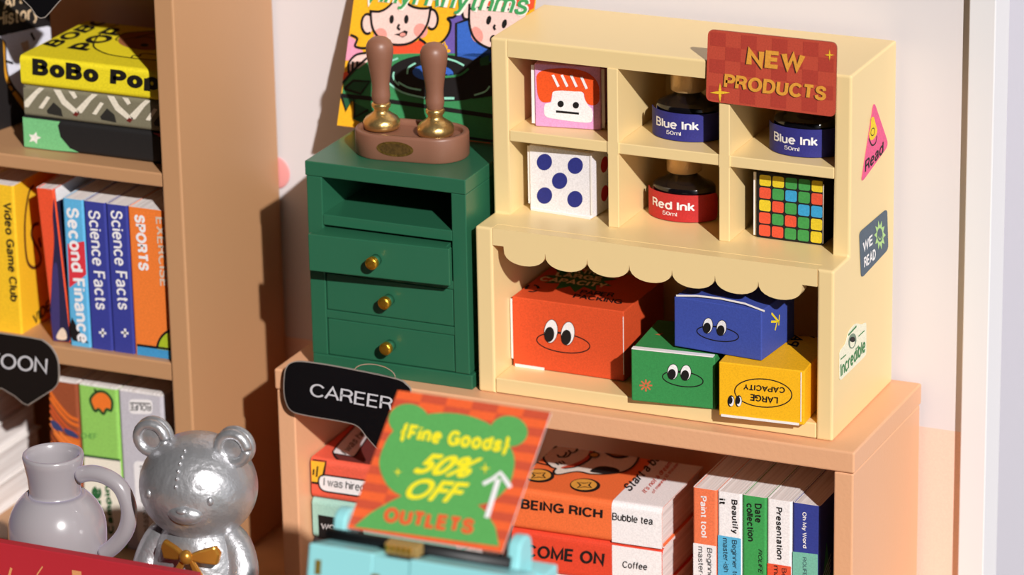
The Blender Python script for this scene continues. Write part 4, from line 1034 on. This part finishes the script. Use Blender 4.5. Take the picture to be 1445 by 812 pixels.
# yellow video game book turned so that its side cover shows
va = math.radians(38); vu = Vector((math.cos(0.0), math.sin(0.0), 0)); 
vb = FZ(zb).at((31.5, 472)); vb.z = zb
YV = ink(246, 194, 40)
def dvg(b, S):
    b.text(S, 'Video Game Club', *KC((10, 172), (42, 610), (50, 176)), BLACK, 2, 0.024)
BRL = ink(90, 46, 24); VF = Fr((vb.x, vb.y, zb), Y3, Z3)
def dvy(k, S):
    dvg(k, S); k.bound(VF, 0.004, 0.16, 0.001, 0.26)
    k.line(VF, sm(KC((150, 100), (128, 130), (112, 230), (110, 330), (120, 430), (145, 462), (172, 450), (180, 420), (168, 380), (150, 350), (138, 310), (150, 275), (172, 268)), closed=False), 0.0055, BRL, 2)
    k.line(VF, sm(KC((172, 330), (176, 352), (182, 372)), closed=False), 0.006, BRL, 2)
    k.text(VF, 'VIDEO', *KC((150, 722), (255, 622), (143, 672)), BLACK, 2, 0.015)
book('yellow book Video Game Club at the outer end of the middle shelf', (vb.x - 0.062, vb.y, zb), X3, Z3, Y3, 0.062, 0.262, 0.17, YV, GM, dvy, r=0.004)

# --- bottom shelf of the tall bookcase
GC = 'upright books on the bottom shelf'
KD = crop(0, 490, 2.5225); yc = 0.006; zc = -0.3818; ztc = zat(185, 554, yc)
xc = [xat(66, 535, yc), xat(109, 543, yc), xat(165.5, 550, yc), xat(229, 556, yc)]
def dca(b, S):
    for q, (c_, w_) in enumerate(((ink(226, 110, 40), 0.006), (ink(200, 84, 40), 0.005), (ink(240, 130, 60), 0.004), (ink(120, 50, 30), 0.005))):
        for s_ in range(2):
            o = 46 * q + 20 * s_
            b.line(S, sm(KD((178, 160 + o), (205, 200 + o), (245, 245 + o), (282, 262 + o)), closed=False), w_, c_, 1 + q)
    b.ink(S, sm(KD((182, 262), (205, 270), (225, 300), (190, 290))), ink(60, 66, 110), 5); b.ink(S, sm(KD((228, 290), (262, 302), (280, 325), (240, 312))), ink(60, 66, 110), 5)
    b.ink(S, KD((176, 300), (286, 330), (286, 560), (170, 560)), ink(222, 116, 46), 1)
def dcb(b, S):
    b.ink(S, KD((300, 386), (437, 405), (442, 720), (300, 720)), ink(240, 232, 214), 1); b.line(S, KD((296, 386), (436, 405)), 0.004, ink(36, 70, 40), 2)
    tul = sm(KD((330, 215), (322, 185), (345, 160), (375, 162), (398, 190), (396, 225), (380, 222), (368, 238), (352, 222), (340, 228)))
    b.ink(S, tul, ink(238, 120, 44), 2); b.line(S, tul, 0.005, ink(50, 80, 40), 3, True); b.line(S, KD((345, 160), (335, 150)), 0.004, ink(50, 80, 40), 3)
    b.text(S, 'CHEF', *KD((288, 325), (345, 328), (288, 306)), ink(90, 150, 76), 2)
    gt = ink(44, 100, 56)
    b.text(S, 'Little', *KD((376, 700), (360, 495), (336, 702)), gt, 2, 0.05); b.text(S, 'Camping', *KD((412, 665), (392, 460), (385, 668)), gt, 2, 0.05)
def dcc(b, S):
    pn = rrect(KD((458, 185), (543, 188), (543, 240), (460, 238)), 7); b.ink(S, pn, WHITE, 1)
    b.text(S, 'ROLIFE', *KD((538, 206), (464, 204), (537, 228)), BLACK, 2, 0.01); b.line(S, KD((462, 199), (535, 202)), 0.002, BLACK, 2)
    b.text(S, 'IN', *KD((512, 296), (510, 268), (494, 297)), BLACK, 2)
    lp = rrect(KD((475, 405), (578, 415), (585, 690), (492, 700)), 8); b.ink(S, lp, WHITE, 1)
    b.text(S, 'Fantastic Complaint', *KD((538, 690), (520, 420), (512, 692)), BLACK, 2)
for i, (lb, cv, dc) in enumerate((('book with a brown and orange swirl cover on the bottom shelf', ink(150, 76, 46), dca), ('lime green and ivory book with an orange tulip', ink(146, 202, 96), dcb), ('light grey book with white label panels on the bottom shelf', ink(196, 192, 200), dcc))):
    book(lb, (xc[i] + .0005, yc, zc), X3, Z3, Y3, xc[i + 1] - xc[i] - .001, ztc - zc, 0.18, cv, GC, dc, r=0.006, inset=-0.002)
pe = FZ(zc).at((0, 730)); pe2 = FZ(zc).at((38, 696))
GP = 'white flat books piled on the bottom shelf'
xw = (pe.x + pe2.x) / 2
hs = [0.052, 0.058, 0.05, 0.056]; z_ = zc + .0002
for i, h_ in enumerate(hs):
    lb = ['white flat book lowest of the pile behind the pitcher', 'white flat book second from the bottom of the pile behind the pitcher', 'white flat book second from the top of the pile behind the pitcher', 'white flat book topmost of the pile below the CARTOON sign'][i]
    flat(lb, xw - 0.20 + .003 * (i % 2), 0.0 + .004 * (i % 2), z_, 0.20, 0.20, 0.0, ink(236, 230, 226), None, GP, h_, 0.01)
    z_ += h_ + .0003

# ------------------------------------------------------------------ black category signs
LT = M('sign_lettering', (206, 204, 208), 0.5)
def shelf_sign(lab, fr, outline, texts, th_=0.004, origin=None, tab=None, mount=None):
    b = MB(); b.plate(fr, outline, th_, SIGNBLACK, 0.0, SIGNEDGE)
    b.line(fr, outline, 0.0016, SIGNEDGE, 1, True)
    for s_, p, bo in texts: b.text(fr, s_, *p, LT, 2, bo)
    o = b.build('shelf_sign', None, lab, 'sign', 'black acrylic shelf signs', origin=origin)
    if tab:
        k = MB(); k.plate(fr, tab, 0.002, CLEAR, -0.001); k.line(fr, tab, 0.0012, M('acrylic_rim', (196, 156, 136), 0.25), -2, True); k.build('tab', o, 'clear acrylic tab')
    if mount:
        k = MB(); k.box(*mount, CLEAR, 0.0005); k.build('bracket', o, 'clear acrylic bracket')
KS = crop(400, 500, 3.69)
oc = sm(KS((60, 40), (150, 45), (330, 75), (580, 128), (640, 160), (662, 195), (640, 260), (560, 350), (530, 420), (505, 500), (440, 440), (390, 380), (320, 355), (120, 320), (40, 295), (8, 235), (2, 150), (15, 70)), 5)
shelf_sign('black CAREER sign hanging at the front corner of the peach case', FY(-0.046), oc, [('CAREER', KS((135, 218), (566, 296), (142, 145)), 0.0)], origin=(-0.2, -0.046, -0.02),
           tab=KS(*ell(475, 105, 108, 50, 10)), mount=((-0.24, -0.0435, -0.03), (-0.20, -0.0305, -0.006)))
KT = crop(0, 460, 2.9)
ot = KT((-260, 0), (10, 32), (120, 48)) + KT(*sm([(170, 58), (205, 85), (232, 130), (240, 180), (236, 235), (215, 262)], 4, False)) + KT((170, 290), (115, 325), (95, 318), (60, 288), (10, 258), (-260, 215))
shelf_sign('black CARTOON sign with a pointed tail on the shelf edge above the pitcher', FY(-0.058), ot, [('CARTOON', KT((-226, 152), (192, 200), (-223, 82)), 0.0)], origin=(-0.86, -0.058, -0.05), mount=((-0.90, -0.0555, -0.036), (-0.86, -0.0365, -0.022)))
oh = KA((-200, -120), (60, -60), (120, -4), (165, 40), (190, 78)) + KA(*sm([(198, 86), (215, 96), (240, 92)], 4, False)) + KA((262, 70), (300, 25), (350, -30), (430, -160), (-200, -260))
shelf_sign('black sign tip hanging over the yellow BoBo Pop book', FY(-0.06), oh, [], origin=(-0.84, -0.06, 0.6), mount=((-0.90, -0.0575, 0.664), (-0.86, -0.0365, 0.68)))

# ------------------------------------------------------------------ pink oval on the wall, half behind the bookcase
pk = FY(0.3010).at((409, 246))
b = MB(); b.ellipsoid((pk.x - 0.027, 0.3012, pk.z), (0.027, 0.0026, 0.0285), M('pink_plastic', (236, 160, 158), 0.4))
b.build('wall_plaque', None, 'pink oval plaque on the wall half hidden behind the tall bookcase', 'plaque', origin=(pk.x - .027, 0.3012, pk.z))

# ------------------------------------------------------------------ low counter in front
TBL = -0.26
ct = thing('counter', 'low tan counter in front of the bookcases carrying pitcher, bear and typewriter', 'counter', (-0.15, -0.85, FLOOR))
b = MB(); b.box((-0.95, -1.30, TBL - 0.02), (0.65, -0.42, TBL), WOOD, 0.003); b.build('counter_top', ct)
b = MB(); b.box((-0.93, -1.28, FLOOR), (0.63, -0.44, TBL - 0.02), WOOD, 0.003); b.build('body', ct)
# ------------------------------------------------------------------ pitcher
yp = -0.50
pc = FY(yp).at((81, 748)); rim = FY(yp).at((79, 643)); nb = FY(yp).at((79, 701))
PM = M('pearl_grey_glaze', (160, 154, 157), 0.22, coat=0.5); 
pnt = PM.node_tree; pb_ = pnt.nodes['Principled BSDF']; pb_.inputs['Sheen Weight'].default_value = 0.3; pb_.inputs['Sheen Tint'].default_value = (0.75, 0.65, 1, 1)
pt = thing('pitcher', 'pearly grey round bodied pitcher with a loop handle behind the red panel', 'pitcher', (pc.x, yp, TBL))
zc_ = pc.z - TBL; zr_ = rim.z - TBL; zn = nb.z - TBL
R = 0.0765; prof = [(0.045, 0.0), (0.052, 0.003)]
zb0 = zc_
for k in range(17):
    a = -1.05 + (1.05 + 0.98) * k / 16
    rr = R * math.cos(a); zz = zb0 + (R * math.sin(a) if a > 0 else (zb0 - 0.006) / math.sin(1.05) * math.sin(a))
    if a < 0: rr = 0.050 + (R - 0.050) * math.cos(a * 1.5)
    prof.append((rr, zz))
prof += [(0.0405, zn - 0.002), (0.0400, zn + 0.012), (0.0418, (zn + zr_) / 2), (0.0458, zr_ - 0.012), (0.0476, zr_ - 0.002), (0.0467, zr_ + 0.002), (0.0434, zr_ + 0.003), (0.040, zr_ - 0.001), (0.038, zr_ - 0.014), (0.036, zn), (0.05, zn - 0.03)]
b = MB(); b.lathe(prof, (pc.x, yp, TBL + 0.0003), PM, 56); b.build('body', pt)
hp = [FY(yp).at(p) for p in ((112, 671), (130, 668), (152, 674), (170, 688), (180, 710), (182, 730), (176, 752), (162, 770), (146, 782))]
b = MB(); b.tube([Vector(p) for p in sm([tuple(p) for p in hp], 4, False)], 0.0128, PM, 18); b.build('handle', pt)

# ------------------------------------------------------------------ silver bear
yb_ = -0.50; hc = FY(yb_).at((280, 682)); q = 0.96
SV = M('silver_paint', (192, 192, 195), 0.36, metal=0.72, bump=0.45, bscale=75)
br_ = thing('bear_figurine', 'shiny silver teddy bear figurine wearing a gold bow', 'figurine', (hc.x, yb_, TBL))
fa = math.radians(-86)    # the way the bear faces, in plan
fd = Vector((math.cos(fa), math.sin(fa), 0)); sdv = Vector((-fd.y, fd.x, 0))
Rb = Matrix((sdv, fd, Z3)).transposed()
def wb(a, f_, z): return Vector((hc.x, yb_, hc.z)) + (sdv * a + fd * f_ + Z3 * z) * q
def br3(*r): return tuple(x * q for x in r)
zb_ = (TBL - hc.z) / q      # foot level in head units
b = MB()
prof_b = [(0.05, zb_ + .0004), (0.075, zb_ + .004), (0.086, zb_ + 0.025), (0.090, zb_ + 0.06)]
zs0 = zb_ + 0.06; zs1 = -0.058
for k in range(1, 10):
    a = math.pi / 2 * k / 9; prof_b.append((0.036 + 0.054 * math.cos(a), zs0 + (zs1 - zs0) * math.sin(a)))
b.lathe([(r_ * q, z__ * q) for r_, z__ in prof_b], (hc.x, yb_, hc.z), SV, 48, 1.0, 0.92)
b.ellipsoid(wb(0, 0, -0.004), br3(0.0955, 0.088, 0.087), SV, Rb, 56, 32)
for sgn in (-1, 1):
    ec = (sgn * 0.070, 0.004, 0.074)
    b.ellipsoid(wb(*ec), br3(0.033, 0.0165, 0.033), SV, Rb)
    pts = [wb(ec[0] + 0.0235 * math.cos(w_), 0.016, ec[2] + 0.0235 * math.sin(w_)) for w_ in [2 * math.pi * k / 24 for k in range(25)]]
    b.tube(pts, 0.0088 * q, SV, 12)
    ap = [wb(sgn * x_, f_, z__) for x_, f_, z__ in ((0.040, 0.0, -0.082), (0.064, 0.008, -0.098), (0.079, 0.022, -0.132), (0.080, 0.044, -0.170), (0.070, 0.058, -0.192))]
    b.tube([Vector(p) for p in sm([tuple(p) for p in ap], 4, False)], [0.027 * q] * 17, SV, 18); b.ellipsoid(ap[-1], br3(0.028, 0.028, 0.028), SV)
    b.tube([wb(sgn * 0.055, 0.03, zb_ + .036), wb(sgn * 0.062, 0.075, zb_ + .034), wb(sgn * 0.066, 0.100, zb_ + .034)], [0.034 * q, 0.034 * q, 0.033 * q], SV, 20); b.ellipsoid(wb(sgn * 0.067, 0.104, zb_ + .034), br3(0.033, 0.020, 0.033), SV, Rb)
    b.ellipsoid(wb(sgn * 0.052, 0.071, 0.003), br3(0.0060, 0.0060, 0.0080), SV, Rb, 16, 10)
b.ellipsoid(wb(0.012, 0.078, -0.020), br3(0.030, 0.017, 0.0175), SV, Rb); b.ellipsoid(wb(0.012, 0.092, -0.011), br3(0.009, 0.005, 0.005), SV, Rb)
for k in range(6):
    a = math.radians(60 - 8 * k); b.ellipsoid(wb(0, 0.088 * math.cos(a), -0.004 + 0.087 * math.sin(a)), br3(0.0026, 0.0030, 0.0040), SV, Rb, 12, 8)
b.build('body', br_)
GW = M('gold_bow', (214, 150, 60), 0.3, metal=0.7, bump=0.1, bscale=60)
b = MB()
for sgn in (-1, 1):
    b.prism([wb(0.020 + sgn * x_, 0.092 + abs(x_) * -0.35, z__ + 0.016) for x_, z__ in ((0.004, -0.096), (0.022, -0.088), (0.044, -0.082), (0.051, -0.095), (0.046, -0.114), (0.022, -0.110), (0.004, -0.104))], fd * 0.012 * q, GW, 0.003, 2)
    b.prism([wb(0.020 + sgn * x_, 0.092, z__ + 0.016) for x_, z__ in ((0.001, -0.102), (0.010, -0.104), (0.034, -0.144), (0.020, -0.152))], fd * 0.008 * q, GW, 0.002, 2)
b.ellipsoid(wb(0.020, 0.100, -0.084), br3(0.011, 0.010, 0.012), GW, Rb)
b.build('bow', br_, 'gold bow tie')

# ------------------------------------------------------------------ red panel in front
yr_ = -0.68; RF = FY(yr_)
RP = M('red_card', (176, 34, 48), 0.55, bump=0.05, bscale=200)
l0 = RF.at((0, 768)); l1 = RF.at((236, 805)); zr0 = (l0.z + l1.z) / 2
t = thing('name_board', 'red board with gold lettering standing before the grey pitcher', 'board', (-0.5, yr_, TBL))
rp = MB(); rp.box((-0.90, yr_, TBL + .0003), (-0.15, yr_ + 0.016, zr0), RP, 0.0012)
GL = ink(214, 150, 96)
rp.line(RF, [(16, 802), (8, 830)], 0.004, GL, 2); rp.line(RF, [(108, 806), (111, 850)], 0.016, GL, 2); rp.line(RF, [(60, 800), (52, 812)], 0.002, GL, 2)
rp.build('board', t)

# ------------------------------------------------------------------ turquoise typewriter and its sheet
TQ = M('turquoise_plastic', (150, 218, 222), 0.35); TB = M('black_rubber', (26, 26, 28), 0.5)
tw = thing('typewriter', 'turquoise toy typewriter with a black roller on the front counter', 'typewriter', (0.34, -0.98, TBL))
SO_ = Vector((0.2278, -0.920, 0.1665)); k8 = 0.88
ty = lambda y: -0.920 + (y + 0.300) * k8
yk = ty(-0.395)
kl = FY(yk).at((436, 774)); kr = FY(yk).at((727, 806)); zk = (kl.z + kr.z) / 2
xl, xr_ = kl.x, kr.x
zp = SO_.z - 0.0207 * k8; ypl = ty(-0.318)
nl = FY(ypl).at((559, 766)).x; nr = FY(ypl).at((608, 773)).x
b = MB(); bk = ty(-0.235); fb = yk - 0.065
side = [(fb, TBL + .0003), (bk, TBL + .0003), (bk, zp - .018), (ypl + .031, zp - .018), (ypl + .031, zp - .031), (ypl + .005, zp - .031), (ypl, zp), (yk, zk), (yk - .026, zk - .105), (fb, zk - .13)]
b.prism([(xl, y, z) for y, z in side], (nl - xl, 0, 0), TQ, 0.003, 2)
b.prism([(nr, y, z) for y, z in side], (xr_ - nr, 0, 0), TQ, 0.003, 2)
mid = [(fb, TBL + .0003), (bk, TBL + .0003), (bk, zp - .04), (ypl, zp - .04), (yk + .020, zk - .011), (yk, zk - .003), (yk - .026, zk - .105), (fb, zk - .13)]
b.prism([(nl, y, z) for y, z in mid], (nr - nl, 0, 0), TQ)
b.build('body', tw)
rp_l = FY(ty(-0.305)).at((478, 746)); rp_r = FY(ty(-0.305)).at((716, 783)); zroll = (rp_l.z + rp_r.z) / 2
b = MB(); b.tube([(rp_l.x - .010, ty(-0.318), zroll - .008), (rp_r.x + .010, ty(-0.318), zroll - .008)], 0.0105, TB, 24); b.build('roller', tw, 'black rubber roller')
for px_ in ((483, 735), (729, 775)):
    p = FY(ty(-0.30)).at(px_); xx = p.x; n_ = MB()
    pr_ = [(ty(-0.345), zp - .035), (ty(-0.270), zp - .035), (ty(-0.262), zroll - .01)] + [(ty(-0.288) + 0.021 * math.cos(a), zroll + 0.009 + 0.016 * math.sin(a)) for a in [math.pi * k / 8 for k in range(9)]] + [(ty(-0.318), zroll - .010)]
    n_.prism([(xx - .0095, y, z) for y, z in pr_], (0.019, 0, 0), TQ, 0.004, 3)
    n_.build('roller_bracket', tw)
b = MB(); b.box((nl + .002, ypl - .014, zp - .041), (nr - .002, ypl + .006, zp - .010), TB, 0.001); b.build('type_guide', tw, 'black type guide')
b = MB(); b.box((nl + .001, ty(-0.362), zk - .012), (nr - .001, ty(-0.340), zk + .004), M('dull_brass', (196, 158, 96), 0.5, metal=0.4), 0.002)
for w_ in range(5): b.box((nl + .005 + .008 * w_, ty(-0.366), zk - .006), (nl + .009 + .008 * w_, ty(-0.360), zk + .003), GOLD, 0.001)
b.build('type_slug', tw, 'gold type slug')
FFn = Fr((0, yk, zk), (1, 0, 0), (0, 0.026, 0.105))
OLV = M('dull_gold', (150, 128, 52), 0.4, metal=0.4)
for pts in ([(445, 790), (453.5, 791), (452.5, 812), (444, 811)], [(524, 810), (536, 811.5), (534, 840), (522, 838)]):
    b = MB(); b.ink(FFn, pts, OLV, 3); b.build('badge', tw, 'dull gold bar')
# the sheet
lean2 = Vector((0, 0.165, 0.1375)); SFr = Fr(SO_, X3, lean2); sw, shh = 0.2325, 0.2148
SHO = ink(238, 100, 50); SHD = ink(204, 82, 54); SG = ink(92, 168, 88); SY = ink(248, 230, 40)
b = MB()
b.add([SFr.w(a, h, o) for o in (0.0, -0.0022) for a, h in ((0, -0.006), (sw, -0.006), (sw, shh), (0, shh))], [(0, 1, 2, 3)], SHO)
b.add([SFr.w(a, h, o) for o in (0.0, -0.0022) for a, h in ((0, -0.006), (sw, -0.006), (sw, shh), (0, shh))], [(7, 6, 5, 4), (0, 4, 5, 1), (1, 5, 6, 2), (2, 6, 7, 3), (3, 7, 4, 0)], CARD)
nc, nr_ = 6, 16
for i in range(nc):
    for j in range(nr_):
        if (i + j) % 2 == 0:
            a0, a1, h0, h1 = sw * i / nc, sw * (i + 1) / nc, shh * j / nr_, shh * (j + 1) / nr_
            b.loc(SFr, [(a0, h0), (a1, h0), (a1, h1), (a0, h1)], SHD, 1)
K9 = crop(380, 490, 2.5214)
b.ink(SFr, K9(*ell(497, 262, 73, 60, 8)), SG, 2); b.ink(SFr, K9(*ell(853, 300, 67, 55, 8)), SG, 2)
b.ink(SFr, K9(*sm([(560, 240), (690, 240), (800, 285), (865, 370), (870, 440), (840, 510), (760, 560), (600, 560), (450, 520), (395, 440), (400, 370), (450, 290)])), SG, 3)
b.ink(SFr, K9((300, 640), (360, 590), (430, 550), (480, 525), (720, 545), (770, 585), (805, 640), (818, 710)), SG, 4)
for s_, bl_, br2, tl_, bo, sh_ in (('{Fine Goods}', (458, 335), (845, 388), (478, 268), 0.045, 0.0), ('50%', (508, 450), (722, 470), (548, 376), 0.04, 0.35), ('OFF', (478, 540), (688, 560), (505, 464), 0.03, 0.35)):
    b.text(SFr, s_, *K9(bl_, br2, tl_), SY, 6, bo, sh_)
b.text(SFr, 'OUTLETS', *K9((402, 622), (722, 668), (415, 568)), ink(232, 92, 48), 6, 0.05)
b.ink(SFr, K9(*star(457, 445, 16, 17)), SY, 6); b.ink(SFr, K9(*star(768, 432, 20, 22)), SY, 6)
b.line(SFr, K9((774, 608), (815, 470)), 0.0075, WHITE, 7); b.line(SFr, K9((760, 488), (795, 470), (822, 447), (838, 470), (858, 500)), 0.0062, WHITE, 7)
b.build('sale_sheet', None, 'orange sheet with a green bear shape reading Fine Goods 50% OFF OUTLETS', 'sheet', origin=SO_)
